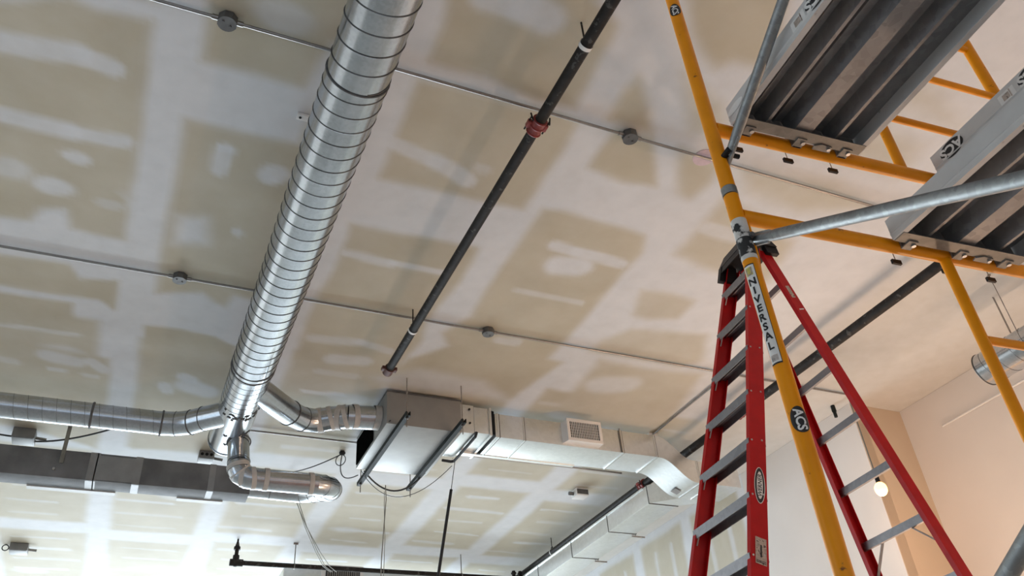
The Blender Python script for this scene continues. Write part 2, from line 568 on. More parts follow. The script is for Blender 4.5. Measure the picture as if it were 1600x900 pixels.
def build_ceiling():
    st = .034
    xs = np.arange(XL, XR + .001 + st, st); ys = np.arange(YN, YF + st, st)
    xs[-1] = XR + .1; ys[-1] = YF
    X, Y = np.meshgrid(xs, ys)
    k = Mask(X, Y)
    rs = random.Random(3)
    AX = [-0.353 + 1.2 * i for i in range(-6, 7)]
    # far field: bare board panels between taped joints
    YB2 = [6.16 + 2.44 * i for i in range(-4, 8)]
    k.m[:] = 1.0
    for i in range(len(AX) - 1):
        st_off = -.18 if i % 2 else 0.0
        for j in range(len(YB2) - 1):
            x0, x1 = AX[i] + .13 + rs.uniform(-.02, .03), AX[i + 1] - .13 + rs.uniform(-.03, .02)
            y0, y1 = YB2[j] + .20 + st_off, YB2[j + 1] - .16 + st_off
            if y0 < 5.6:
                if x0 > 4.6 or x1 < -1.6:
                    k.poly([(x0, y0), (x1, y0), (x1, y1), (x0, y1)], .12 if x1 < 0 else .45, .07)
                continue
            k.poly([(x0, y0), (x1, y0), (x1, y1), (x0, y1)], .10, .06)
            for q in range(1, 6):
                yy = y0 + (y1 - y0) * (q - .3) / 5.2
                xa = x0 + rs.uniform(.02, .3); xb = x1 - rs.uniform(.05, .35)
                k.stroke((xa, yy), (xb, yy + rs.uniform(-.03, .03)), rs.uniform(.02, .045), 1, rs.uniform(.35, .8))
            if rs.random() < .5:
                k.ell((rs.uniform(x0 + .2, x1 - .2), rs.uniform(y0 + .3, y1 - .3)), .2, .10, 1, .55)
    T = lambda *p, v=.05, s=.05: k.poly(pc(*p), v, s)
    Wp = lambda *p, s=.06, o=1.0: k.poly(pc(*p), 1, s, o)
    def W(a, b, r, o=.85):
        A, B = pc(a, b); k.stroke(A, B, r, 1, o)
    def E(c, rx, ry, o=.85):
        q = pc(c)[0]; k.ell(q, rx, ry, 1, o)
    # ---- near field, left of the first long joint
    T((-60, 0), (100, -4), (150, 17), (237, 30), (222, 190), (205, 300), (198, 376), (150, 368), (112, 360), (102, 327), (62, 327), (48, 345), (-60, 330))
    T((-60, -90), (232, -60), (240, 0), (120, -28), (-60, -50))
    W((-20, 58), (120, 84), .075); W((120, 84), (176, 106), .06)
    W((-20, 172), (110, 202), .07); W((110, 202), (192, 219), .06)
    E((118, 244), .085, .06); E((81, 291), .12, .09); E((170, 318), .10, .05, .5); E((15, 262), .12, .1, .6)
    W((190, 300), (215, 330), .03, .3)
    T((-60, 392), (60, 405), (113, 416), (128, 437), (185, 439), (181, 486), (159, 469), (113, 463), (-60, 437), s=.035)
    T((-60, 452), (0, 457), (117, 473), (115, 503), (0, 486), (-60, 476), s=.03)
    T((-60, 515), (0, 527), (70, 542), (100, 549), (172, 560), (165, 640), (150, 700), (-60, 640))
    W((75, 556), (115, 566), .09, .7); W((142, 565), (160, 578), .06, .7); W((75, 577), (98, 580), .03, .6)
    W((130, 586), (150, 589), .03, .5); W((-20, 556), (20, 566), .05, .4)
    # ---- between first joint and the round duct
    T((322, -70), (560, -60), (545, 70), (518, 72), (475, 137), (310, 92), (318, 40))
    E((440, 27), .17, .10, .6)
    T((290, 182), (380, 204), (462, 224), (500, 150), (560, 120), (430, 460), (397, 470), (366, 463), (353, 480), (338, 473), (318, 459), (270, 457), (243, 458), (262, 330))
    E((353, 230), .055, .045); W((352, 230), (340, 264), .055, .8); E((425, 270), .10, .09)
    E((416, 278), .06, .05, .6); k.poly(pc((276, 339), (322, 341), (324, 384), (272, 382)), 1, .09, .95); E((372, 364), .045, .05, .7)
    T((230, 509), (288, 514), (338, 526), (372, 542), (362, 556), (300, 546), (228, 538), s=.03)
    T((224, 549), (300, 556), (362, 566), (340, 700), (205, 700), (212, 637), (220, 600))
    W((288, 590), (298, 594), .07, .8); W((295, 604), (322, 612), .12, .85); W((257, 603), (262, 612), .06, .7)
    # ---- between the duct and the sprinkler pipe
    T((706, -60), (960, -60), (935, 0), (967, 40), (960, 62), (897, 170), (840, 160), (760, 120), (665, 98), (690, 40))
    W((760, -8), (820, 8), .10); W((820, 8), (858, 30), .11)
    T((652, 124), (700, 135), (870, 178), (905, 190), (870, 250), (818, 326), (770, 318), (590, 276), (625, 190))
    W((618, 224), (680, 252), .055, .8); W((680, 252), (728, 280), .07, .8); E((752, 262), .07, .05, .5)
    T((548, 350), (640, 368), (745, 388), (720, 440), (668, 500), (660, 530), (622, 575), (560, 570), (460, 560), (500, 455), (525, 410))
    W((541, 398), (610, 412), .05, .75); W((610, 412), (690, 428), .04, .75)
    W((490, 528), (560, 535), .06, .6); W((560, 535), (610, 548), .05, .6); W((520, 560), (570, 565), .08, .7)
    # ---- between the sprinkler pipe and the third joint
    T((846, 326), (880, 330), (1008, 366), (1000, 396), (985, 412), (888, 527), (858, 560), (880, 566), (770, 640), (590, 600), (640, 560), (700, 540), (690, 520), (735, 496), (780, 420), (820, 360))
    W((864, 384), (900, 394), .055, .85); W((900, 394), (968, 412), .06, .85); W((872, 416), (900, 418), .12, .95)
    W((806, 455), (905, 474), .035, .5); W((780, 530), (806, 533), .06, .6)
    Wp((585, 590), (660, 575), (760, 596), (800, 628), (600, 600), s=.1, o=.7)
    T((870, 640), (905, 600), (940, 560), (1010, 575), (1098, 583), (1060, 640), (1000, 690), v=.18, s=.08)
    W((940, 600), (975, 600), .16, .75)
    T((1001, 454), (1040, 458), (1084, 470), (1056, 498), (1010, 500), (985, 492), v=.22, s=.06)
    T((985, 514), (1105, 522), (1098, 562), (1060, 572), (925, 548), (940, 530), v=.25, s=.07)
    T((998, 120), (1010, 150), (1020, 212), (975, 198), (948, 188), (970, 150), s=.06)
    T((960, 202), (1020, 216), (1028, 292), (975, 284), (918, 262), s=.05)
    T((1052, 398), (1100, 345), (1130, 308), (1190, 340), (1240, 380), (1200, 440), (1110, 424), v=.15, s=.08)
    W((1105, 356), (1150, 370), .07, .7)
    T((1062, 232), (1130, 258), (1108, 290), (1078, 312), (1062, 300), v=.1, s=.07)
    T((1070, -40), (1240, -40), (1225, 60), (1185, 110), (1150, 100), (1120, 110), (1085, 60), s=.07)
    T((1070, 115), (1130, 165), (1135, 210), (1075, 208), v=.3, s=.08)
    T((1160, 262), (1300, 285), (1390, 330), (1250, 330), (1170, 300), v=.25, s=.10)
    T((1330, 190), (1440, 230), (1410, 275), (1290, 240), v=.35, s=.12)
    T((1240, 100), (1400, 60), (1500, 200), (1350, 150), v=.4, s=.15)
    m = np.clip(k.m, 0, 1)
    # painted area to the right
    g = sstep((k.X - 4.9) / .8); m = m * (1 - g) + .62 * g
    ny, nx = X.shape
    verts = np.stack([X.ravel(), Y.ravel(), np.full(X.size, H)], 1)
    idx = np.arange(nx * ny).reshape(ny, nx)
    q = np.stack([idx[:-1, :-1], idx[1:, :-1], idx[1:, 1:], idx[:-1, 1:]], -1).reshape(-1, 4)
    me = bpy.data.meshes.new('ceiling')
    me.vertices.add(len(verts)); me.vertices.foreach_set('co', verts.astype(np.float32).ravel())
    me.loops.add(q.size); me.loops.foreach_set('vertex_index', q.astype(np.int32).ravel())
    me.polygons.add(len(q)); me.polygons.foreach_set('loop_start', np.arange(0, q.size, 4, dtype=np.int32))
    me.update(calc_edges=True)
    a = me.attributes.new('mud', 'FLOAT', 'POINT'); a.data.foreach_set('value', m.ravel().astype(np.float32))
    me.materials.append(M['drywall'])
    o = bpy.data.objects.new('ceiling', me); C.objects.link(o); o['kind'] = 'structure'
    return o


build_ceiling()


def struct(name, mb, mat):
    o = mb.build(name, mat); o['kind'] = 'structure'; return o


struct('floor', MB().box2((XL - .2, YN - .2, FLOOR - .1), (XR + .3, YF + .2, FLOOR)), 'concrete')
struct('wall_right', MB().box2((XR, YN, FLOOR), (XR + .15, YB + .05, H - .002)), 'paintwall')
struct('wall_return', MB().box2((XB + .01, YB, FLOOR), (XR + .15, YB + .15, H - .002)), 'tanwall')
struct('wall_right_far', MB().box2((XB, YB, FLOOR), (XB + .14, 7.45, H - .002)), 'paintwall')


def rawwall():
    """unpainted board on the far stretch of the right-hand wall"""
    st = .04
    ys = np.arange(7.45, YF, st); zs = np.arange(FLOOR, H - .002, st); zs[-1] = H - .002
    Y, Z = np.meshgrid(ys, zs)
    k = Mask(Y, Z); k.m[:] = 1
    rs = random.Random(5)
    for j in range(11):
        y0 = 7.50 + 1.22 * j
        for z0, z1 in ((2.45, H - .1), (.1, 2.2), (FLOOR, -.1)):
            k.poly([(y0 + .1, z0), (y0 + 1.1, z0), (y0 + 1.1, z1), (y0 + .1, z1)], .1, .05)
            for q in (.38, .78):
                k.stroke((y0 + q, z0 + .1), (y0 + q, z1 - .2), .035, 1, .7)
    m = np.clip(k.m, 0, 1)
    nz, ny = Y.shape
    v = np.stack([np.full(Y.size, XB + .001), Y.ravel(), Z.ravel()], 1)
    n0 = len(v)
    idx = np.arange(n0).reshape(nz, ny)
    q = np.stack([idx[:-1, :-1], idx[1:, :-1], idx[1:, 1:], idx[:-1, 1:]], -1).reshape(-1, 4)
    me = bpy.data.meshes.new('wall_right_back')
    me.from_pydata(v.tolist(), [], q.tolist())
    a = me.attributes.new('mud', 'FLOAT', 'POINT'); a.data.foreach_set('value', m.ravel().astype(np.float32))
    me.materials.append(M['drywall'])
    o = bpy.data.objects.new('wall_right_back', me); C.objects.link(o); o['kind'] = 'structure'


rawwall()
# left, near and far walls with their shopfront openings
struct('wall_left', MB().box2((XL - .15, YN, FLOOR), (XL, YF, -1.1)).box2((XL - .15, YN, 1.9), (XL, YF, H - .002))
       .box2((XL - .15, YN, -1.1), (XL, 0, 1.9)).box2((XL - .15, 7.0, -1.1), (XL, YF, 1.9)), 'paintwall')
struct('wall_near', MB().box2((XL, YN - .15, FLOOR), (XR, YN, -1.1)).box2((XL, YN - .15, 1.5), (XR, YN, H - .002))
       .box2((XL, YN - .15, -1.1), (-5.6, YN, 1.5)).box2((3.6, YN - .15, -1.1), (XR, YN, 1.5)), 'paintwall')
struct('wall_far', MB().box2((XL, YF, FLOOR), (XR, YF + .15, -.6)).box2((XL, YF, 3.2), (XR, YF + .15, H - .002))
       .box2((XL, YF, -.6), (-2.7, YF + .15, 3.2)).box2((6.9, YF, -.6), (XR, YF + .15, 3.2)), 'paintwall')


# ================================================================== SCAFFOLD
TH = math.radians(4.2)
U = Vector((math.cos(TH), -math.sin(TH), 0))      # along the frame, to the right
D = Vector((-math.sin(TH), -math.cos(TH), 0))     # along the planks, towards the lens side
ZZ = Vector((0, 0, 1))
P0 = Vector((1.394, 1.336, 0))                    # foot of the main leg
RT = .0215
WIDE = 1.475
INN = .745


def fp(s, z, d=0.0):
    return P0 + U * s + D * d + ZZ * z


def frame(zb, zt, d, label, bars, rungs, inner, logos):
    """one welded ladder frame: two outer legs, inner post, cross bars and rungs"""
    base = fp(0, zb, d)
    t = thing('scaffold_section', base, label, 'scaffold section', 'welded yellow scaffold frames')
    for s in (0, WIDE):
        lg = MB().cyl(fp(s, zb, d), fp(s, zt, d), RT, 28).build('leg', 'yellow', t)
    for z in bars:
        MB().cyl(fp(RT * .6, z, d), fp(WIDE - RT * .6, z, d), RT * 1.0, 24).build('cross_bar', 'yellow', t)
    for (z0, z1) in inner:
        MB().cyl(fp(INN, z0, d), fp(INN, z1, d), .0165, 20).build('inner_post', 'yellow', t)
    for z in rungs:
        MB().cyl(fp(INN + .012, z, d), fp(WIDE - .015, z, d), .0135, 16).build('rung', 'yellow', t)
    return t


LB, UB = 1.474, 1.825     # cross bar heights
f1 = frame(.02, 1.545, 0, 'yellow tubular scaffold frame with the long lettered sticker down its leg', [LB], [.58, .87, 1.17 - .0], [(.02, LB - .01)], 0)
# splice collar, weld marks and old paint on the main leg
MB().cyl(fp(0, 1.548), fp(0, 1.575), RT + .0015, 28).build('splice_collar', 'brace', f1)
MB().cyl(fp(0, 1.385), fp(0, 1.452), RT + .0008, 28).build('paint_patch', 'scuff', f1)['label'] = 'flaking white paint patch on the leg'
MB().cyl(fp(0, 1.326), fp(0, 1.385), RT + .0008, 28).build('paint_patch', 'scuffdark', f1)['label'] = 'flaking black and white paint patch on the leg'
MB().cyl(fp(0, 1.312), fp(0, 1.326), RT + .0008, 28).build('paint_patch', 'scuff', f1)['label'] = 'flaking white paint rim on the leg'
MB().tube([fp(.030, 1.46), fp(.031, 1.40), fp(.030, 1.34), fp(.021, 1.27)], .005, 10).build('guard_rod', 'yellow', f1)
MB().cyl(fp(0.01, 1.39, 0), fp(0.01, 1.388, .03), .008, 12).build('brace_stud', 'boxsteel', f1)
MB().cyl(fp(0, .15, 0), fp(0, .15, .05), .009, 12).build('brace_stud', 'boxsteel', f1)
f2 = frame(1.577, 3.10, 0, 'yellow tubular scaffold frame stacked on top, rising out of the picture', [UB, 3.08], [2.13 - .02, 2.42, 2.71], [(UB, 3.08)], 0)
MB().cyl(fp(0, 1.688, 0), fp(0, 1.688, .05), .009, 12).cyl(fp(-.0, 1.688, .03), fp(.045, 1.688, .03), .0075, 12).build('brace_stud', 'black', f2)
MB().cyl(fp(WIDE, 2.88, 0), fp(WIDE, 2.88, .05), .009, 12).build('brace_stud', 'boxsteel', f2)
fb = frame(FLOOR + .01, .018, 0, 'yellow tubular scaffold frame standing on the floor at the foot of the stack', [-.05, -1.2], [-.9, -.6, -.3], [(-1.2, -.05)], 0)
SP = 2.13
g1 = frame(.02, 1.545, SP, 'yellow tubular scaffold frame outside the picture under the lower plank ends', [LB], [.58, .87, 1.17], [(.02, LB - .01)], 0)
g2 = frame(1.577, 3.10, SP, 'yellow tubular scaffold frame outside the picture under the upper plank ends', [UB, 3.08], [2.11, 2.42, 2.71], [(UB, 3.08)], 0)
gb = frame(FLOOR + .01, .018, SP, 'yellow tubular scaffold frame on the floor outside the picture', [-.05, -1.2], [-.9, -.6, -.3], [(-1.2, -.05)], 0)

# stickers on the main leg
azc = math.atan2(-P0.y, -P0.x)            # side of the tube towards the lens


def leg_logo(z, f, az, k=1.0):
    r = RT
    decal('logo_sticker', disc(.036 * k, .024 * k), tubemap(P0.x, P0.y, z, r, az, .0010, True), 'stb', f)
    decal('logo_lettering', glyphs('ACS', .024 * k, .03), tubemap(P0.x, P0.y, z, r, az, .0018, True), 'stw', f)


az_s = azc - .45
sx, top, bot = .0140, 1.288, .990
decal('name_sticker', rect(-sx - .0018, bot - .004, sx + .0018, top + .004, 8, 4), tubemap(P0.x, P0.y, 0, RT, az_s, .0008), 'stb', f1)['label'] = 'black border of the long name sticker'
decal('name_sticker', rect(-sx, bot, sx, top, 8, 4), tubemap(P0.x, P0.y, 0, RT, az_s, .0014), 'stw', f1)['label'] = 'long white name sticker'
decal('faded_patch', rect(-.011, top - .032, .008, top - .006, 4, 1), tubemap(P0.x, P0.y, 0, RT, az_s, .0018), 'sty', f1)['label'] = 'faded yellow corner of the sticker'
sh = []
nst = top - .052
for i, ch in enumerate('NIVERSAL'):
    sh.append(shift(glyphs(ch, .0222, .035), 0, nst - i * .0282, .95, 1.0))
decal('name_lettering', merge(*sh), tubemap(P0.x, P0.y, 0, RT, az_s, .0022), 'stb', f1)
decal('name_lettering', shift(glyphs('U', .024, .012), -.001, top - .020, .8, 1), tubemap(P0.x, P0.y, 0, RT, az_s, .0022), 'worn', f1)['label'] = 'faded first letter of the sticker'
decal('fine_print', merge(*[rect(-.009, bot + .005 + j * .0035, .009, bot + .007 + j * .0035) for j in range(5)]), tubemap(P0.x, P0.y, 0, RT, az_s, .0022), 'worn', f1)
leg_logo(2.385, f2, azc + .0, .85)
leg_logo(.832, f1, azc + .30, .95)


def brace(a, b, label, name='scaffold_brace'):
    """galvanised cross brace with flattened, drilled ends"""
    a = Vector(a); b = Vector(b); d = (b - a).normalized()
    t = thing(name, a, label, 'scaffold brace', 'galvanised cross braces')
    r = .016
    MB().tube([a + d * .0, a + d * .06, a + d * .10, b - d * .10, b - d * .06, b],
              [.0130, .0145, r, r, .0145, .0130], 20).build('brace_tube', 'brace', t)
    side = d.cross(U).normalized()
    builds(MB().bar(a - d * .03, a + d * .06, .038, .009, side, .002).bar(b - d * .06, b + d * .03, .038, .009, side, .002), 'flat_end', 'brace', t)
    return t


k0 = -.035
brace(fp(k0 + .068, 1.388, .012), fp(k0 + .02, .13, SP), 'galvanised brace running right from the leg just below the flaking white paint')
brace(fp(k0 + .048, 1.688, .030), fp(k0 + .0, 2.88, SP), 'galvanised brace rising steeply in front of the upper plank end')
brace(fp(k0 - .0 + .03, .15, .03), fp(k0 + .02, 1.39, SP), 'dark galvanised brace in the bottom right corner')
brace(fp(WIDE + .0, 2.90, .02), fp(WIDE, 1.70, SP), 'thin galvanised brace at the upper right behind the plank')


def plank(s0, wid, zbar, label, logos, length=2.16):
    """hook-on aluminium plank: side rails, ribbed deck, end plates with hooks"""
    zt = zbar + .052; zb = zbar - .020
    d0 = .045; d1 = SP - .045
    t = thing('scaffold_plank', fp(s0, zb, d0), label, 'scaffold plank', 'ribbed aluminium scaffold planks')
    for s, sg in ((s0, 1), (s0 + wid, -1)):
        rl = MB()
        rl.prism([fp(s, zb, d0), fp(s + sg * .020, zb, d0), fp(s + sg * .020, zb + .004, d0), fp(s + sg * .004, zb + .004, d0),
                  fp(s + sg * .004, zt, d0), fp(s, zt, d0)], D * (d1 - d0))
        rl.prism([fp(s - sg * .0035, zb + .018, d0), fp(s, zb + .014, d0), fp(s, zb + .022, d0)], D * (d1 - d0))
        rl.build('side_rail', 'rail', t)
    dk = MB()
    # corrugated deck seen from below: (s, z) profile
    W_ = wid - .008; zd = zt - .006
    prof = [(0, zd)]
    def rib(c, half, zz, slope=.008):
        prof.extend([(c - half - slope, zd), (c - half, zz), (c + half, zz), (c + half + slope, zd)])
    rib(.064, .002, zd - .012, .003)
    rib(.108, .0055, zb + .012, .012)
    rib(.160, .002, zd - .010, .003)
    rib(W_ / 2, .031, zb + .008, .012)
    rib(W_ - .160, .002, zd - .010, .003)
    rib(W_ - .108, .0055, zb + .012, .012)
    rib(W_ - .064, .002, zd - .012, .003)
    prof.append((W_, zd))
    th = .0025
    poly = [(a, z) for a, z in prof] + [(a, z + th if z < zd - .001 else z + th) for a, z in reversed(prof)]
    dk.prism([fp(s0 + .004 + a, z, d0 + .004) for a, z in poly], D * (d1 - d0 - .008))
    dk.build('ribbed_deck', 'alumdark', t)
    for dd, sg in ((d0, 1), (d1, -1)):
        ep = MB()
        ep.prism([fp(s0 + .006, zb - .002, dd), fp(s0 + .006, zt - .002, dd), fp(s0 + .006, zt - .002, dd + sg * .003), fp(s0 + .006, zb + .001, dd + sg * .003),
                  fp(s0 + .006, zb + .001, dd + sg * .040), fp(s0 + .006, zb - .002, dd + sg * .040)], U * (wid - .012))
        e = ep.build('end_plate', 'alum', t)
        for q in (.13, .52, .88):
            hk = MB()
            c = s0 + wid * q
            dirn = -sg
            bz = zbar; rr = RT + .003
            pts = []
            dbar = 0 if sg == 1 else SP
            for a in range(0, 9):
                th_ = PI * a / 8
                pts.append((math.cos(th_) * rr, math.sin(th_) * rr))
            for (wy, wz), (vy, vz) in zip(pts[:-1], pts[1:]):
                p = fp(c, bz + wz, dbar + sg * wy); q_ = fp(c, bz + vz, dbar + sg * vy)
                hk.bar(p, q_, .030, .004, U)
            hk.bar(fp(c, bz, dbar + sg * rr), fp(c, zb - .006, dbar + sg * rr), .030, .005, U)
            hk.bar(fp(c, bz + .0, dbar - sg * rr), fp(c, bz - RT - .010, dbar - sg * rr), .002, .002, U)
            hk.bar(fp(c, zb - .004, dbar + sg * (rr - .002)), fp(c, zb - .004, dbar + sg * (rr + .035)), .034, .004, U)
            h = hk.build('hook', 'alum', t)
            MB().bar(fp(c - .017, bz - RT - .017, dbar - sg * rr), fp(c + .017, bz - RT - .017, dbar - sg * rr), .015, .008, ZZ).build('hook_tip', 'black', h)
            MB().cyl(fp(c + .010, zb + .001, dbar + sg * (rr + .020)), fp(c + .010, zb - .010, dbar + sg * (rr + .020)), .007, 12).build('rivet', 'brass', h)
    lt = MB()
    c = s0 + wid * .70
    lt.prism([fp(c - .03, zb - .006, .030), fp(c + .035, zb - .006, .030), fp(c + .030, zb - .006, .052), fp(c - .01, zb - .006, .056), fp(c - .034, zb - .006, .044)], ZZ * .004)
    l = lt.build('wind_latch', 'alum', t)
    MB().cyl(fp(c + .02, zb - .001, .044), fp(c + .02, zb - .011, .044), .006, 12).build('latch_rivet', 'brass', l)
    for dist, kind in logos:
        o = fp(s0, (zb + zt) / 2 + .002, dist)
        n = -U
        ex = -D; ey = -ZZ
        fm = lambda lift: (lambda u, v: o + ex * u + ey * v + n * lift)
        if kind == 'logo':
            decal('logo_sticker', disc(.048, .030), fm(.0012), 'stb', t)
            decal('logo_lettering', glyphs('ACS', .038, .035), fm(.0020), 'stw', t)
        elif kind == 'code':
            decal('code_label', rect(-.028, -.018, .030, .020), fm(.0010), 'stw', t)
            decal('code_print', merge(rect(-.008, -.010, .016, .012), rect(-.014, -.016, -.010, .016)), fm(.0016), 'worn', t)
        elif kind == 'white':
            decal('oval_label', disc(.040, .014), fm(.0012), 'stw', t)
    return t


plank(.040, .478, UB, 'ribbed aluminium plank hooked over the upper bar, seen fully from below', [(.085, 'white'), (.405, 'code'), (.485, 'logo')])
plank(.838, .478, UB, 'mostly hidden aluminium plank on the upper bar, black oval badge near its end', [(.128, 'logo'), (.36, 'code'), (.45, 'logo')])
plank(.503, .500, LB, 'ribbed aluminium plank hooked over the lower bar, its pale scuffed rail towards the room', [])

# ================================================================== STEPLADDER
LX, LY, LZ, PH = 3.2355, 3.119, 3.0935, .0818
lu = Vector((math.sin(PH), math.cos(PH), 0)); lw = Vector((math.cos(PH), -math.sin(PH), 0))
LC = Vector((LX, LY, 0))


def lf(s, h, off=0, inn=0):       # front rail point: s = +1 far side, -1 near side
    return LC + lu * (s * (.1166 + .0831 * h + .012 - inn)) - lw * (.0771 + .3178 * h - off) + ZZ * (LZ - h)


def lr(s, h, off=0, inn=0):
    return LC + lu * (s * (.1035 + .0843 * h + .010 - inn)) + lw * (.0773 + .2170 * h - off) + ZZ * (LZ - h)


HB = LZ - FLOOR
t = thing('stepladder', (LX, LY, FLOOR), 'tall red fibreglass stepladder with aluminium treads behind the yellow scaffold leg', 'ladder')


def channel(pt, s, wid, fl, th=.005, outer=0.0):
    """C-section rail following pt(s,h,off,inn): web plus two flanges turned inward"""
    mb = MB(); h0, h1 = .03, HB - .03
    def P(h, o, i): return pt(s, h, o, i)
    sec = [(0, 0), (wid, 0), (wid, fl), (wid - th, fl), (wid - th, th), (th, th), (th, fl), (0, fl)]
    a = [mb.bm.verts.new(P(h0, o, i)) for o, i in sec]; b = [mb.bm.verts.new(P(h1, o, i)) for o, i in sec]
    n = len(sec)
    for j in range(n):
        mb.bm.faces.new((a[j], a[(j + 1) % n], b[(j + 1) % n], b[j]))
    mb.bm.faces.new(a); mb.bm.faces.new(list(reversed(b)))
    return mb


for s in (1, -1):
    rl = channel(lf, s, .092, .030).build('front_rail', 'red', t)
    ft = MB().box(lf(s, HB - .03, .045, .012), (.11, .045, .06), (lw, lu, ZZ), .006).build('rubber_foot', 'black', rl)
for s in (1, -1):
    rl = channel(lr, s, -.064, .030, -.005) if False else channel(lambda s_, h, o, i: lr(s_, h, o, i), s, .064, .030)
    rl = rl.build('rear_rail', 'red', t)
    MB().box(lr(s, HB - .03, .03, .012), (.085, .045, .06), (lw, lu, ZZ), .006).build('rubber_foot', 'black', rl)
# treads
for k in range(15):
    h = .2329 + .295 * k
    if h > HB - .15: break
    a = lf(1, h, .0, .006); b = lf(-1, h, .0, .006)
    mb = MB()
    yd = (b - a)
    sec = [(-.004, .012), (.092, .012), (.092, -.030), (.089, -.030), (.089, .009), (.050, .009), (.050, -.004), (.047, -.004), (.047, .009), (-.001, .009), (-.001, -.034), (-.004, -.034)]
    mb.prism([a + lw * o + ZZ * z for o, z in sec], yd)
    tr = mb.build('tread', 'tread', t)
    for s in (1, -1):
        e = lf(s, h, .0, .010); g = e - lu * s * .045
        MB().bar(e + lw * .002 - ZZ * .065, g + lw * .002 - ZZ * .018, .007, .003, lw).build('gusset', 'tread', tr)
        MB().cyl(lf(s, h, .012, -.002), lf(s, h, .012, .004), .005, 10).cyl(lf(s, h, .070, -.002), lf(s, h, .070, .004), .005, 10).build('rivet', 'brass', tr)
# rear rungs
for k in range(15):
    h = .2617 + .295 * k
    if h > HB - .15: break
    a = lr(1, h, .024, .006); b = lr(-1, h, .024, .006)
    mb = MB()
    sec = [(-.012, .014), (.012, .014), (.012, .011), (-.009, .011), (-.009, -.026), (.006, -.026), (.006, -.029), (-.012, -.029)]
    mb.prism([a + lw * o + ZZ * z for o, z in sec], b - a)
    rg = mb.build('rear_rung', 'tread', t)
    if k in (5, 10):
        for s in (1, -1):
            e = lr(s, h + .17, .024, .012); c0_ = lr(s, h + .01, .024, .012) - lu * s * .15
            MB().bar(c0_, e, .018, .003, lw).build('knee_brace', 'tread', rg)
# spreaders
for s in (1, -1):
    MB().bar(lf(s, 2.6, .03, -.006), lr(s, 2.6, .03, -.006), .022, .004, ZZ).build('spreader_bar', 'tread', t)
# moulded top cap
cap = MB()
hx, hy = .118, .155
zt_, zs = LZ + .082, LZ - .012
top_ = [LC + lw * (i * (hx - .012) + (.038 if i < 0 else -.03)) + lu * (j * (hy - .022)) + ZZ * zt_ for i, j in ((-1, -1), (1, -1), (1, 1), (-1, 1))]
bot_ = [LC + lw * (i * hx) + lu * (j * hy) + ZZ * zs for i, j in ((-1, -1), (1, -1), (1, 1), (-1, 1))]
va = [cap.bm.verts.new(p) for p in bot_]; vb = [cap.bm.verts.new(p) for p in top_]
cap.bm.faces.new(va); cap.bm.faces.new(list(reversed(vb)))
for i in range(4): cap.bm.faces.new((va[i], vb[i], vb[(i + 1) % 4], va[(i + 1) % 4]))
# cheeks that sleeve the rails
for s in (1, -1):
    o = LC + lu * (s * (hy - .010))
    for (x0, x1, drop, sl) in ((-hx - .004, -.012, .115, -.038), (.030, hx + .002, .050, .014)):
        cap.prism([o + lw * x0 + ZZ * zs, o + lw * x1 + ZZ * zs, o + lw * (x1 + sl * .5) + ZZ * (zs - drop), o + lw * (x0 + sl) + ZZ * (zs - drop)], -lu * s * .030)
cap.prism([LC - lw * (hx - .002) + lu * (hy - .012) + ZZ * zs, LC - lw * (hx - .002) - lu * (hy - .012) + ZZ * zs,
           LC - lw * (hx + .018) - lu * (hy - .012) + ZZ * (zs - .055), LC - lw * (hx + .018) + lu * (hy - .012) + ZZ * (zs - .055)], lw * .006)
cp = cap.build('top_cap', 'black', t)
for i in range(4):
    for j in range(2):
        p = LC + lw * (.05 + .028 * j) + lu * (-hy - .0) + ZZ * (zs + .006 + 0)
for i, (a_, b_) in enumerate(((.020, .062), (.048, .060), (.022, .036), (.050, .034))):
    p = LC + lw * a_ - lu * (hy - .001 - .010 * b_ / .094) + ZZ * (zs + b_)
    MB().cyl(p, p - lu * .004, .006, 10).build('cap_rivet', 'brass', cp)


# rail stickers on the near front rail (outer web faces the lens)
def railmap(h, off, lift):
    o = lf(-1, h, off, 0)
    dn = (lf(-1, h + .1, off, 0) - o).normalized()
    ex = -dn                     # text climbs the rail
    n = -lu
    ey = n.cross(ex).normalized()
    return lambda u, v: o + ex * u + ey * v + n * lift


def rails(name, shape, h, off, lift, mat, label=None):
    o = decal(name, shape, railmap(h, off, lift), mat, t)
    if label: o['label'] = label
    return o


rails('maker_sticker', disc(.100, .029), 1.66, .052, .0012, 'stw', 'pale rim of the oval maker sticker')
rails('maker_sticker', disc(.096, .0255), 1.66, .052, .0016, 'stb', 'black oval maker sticker')
rails('maker_sticker', disc(.076, .0165), 1.66, .052, .0020, 'stw', 'white centre of the oval maker sticker')
rails('maker_lettering', shift(glyphs('WERNER', .022, .015), 0, 0, 1.0, 1), 1.66, .052, .0024, 'stb')
rails('instruction_label', rect(-.065, -.028, .065, .028, 2, 2), 1.985, .052, .0012, 'worn', 'worn pale instruction label')
rails('instruction_print', merge(rect(-.03, -.004, .03, .004), rect(-.058, -.024, -.054, .024), rect(-.050, -.024, -.047, .024)), 1.985, .052, .0018, 'stb')
rails('warning_label', rect(-.058, -.025, .050, .025, 2, 2), 2.285, .060, .0012, 'stw', 'white warning label low on the rail')
rails('warning_print', merge(rect(.028, -.016, .046, .022), shift(glyphs('S', .028, .02), .008, .0), rect(-.05, -.02, -.016, .02)), 2.285, .060, .0018, 'worn')
rails('capacity_label', rect(-.060, -.018, .050, .018, 2, 2), .19, .052, .0012, 'worn', 'worn label at the top of the rail')
rails('capacity_print', shift(glyphs('0 3', .020, .012), -.01, 0), .19, .052, .0018, 'stb')


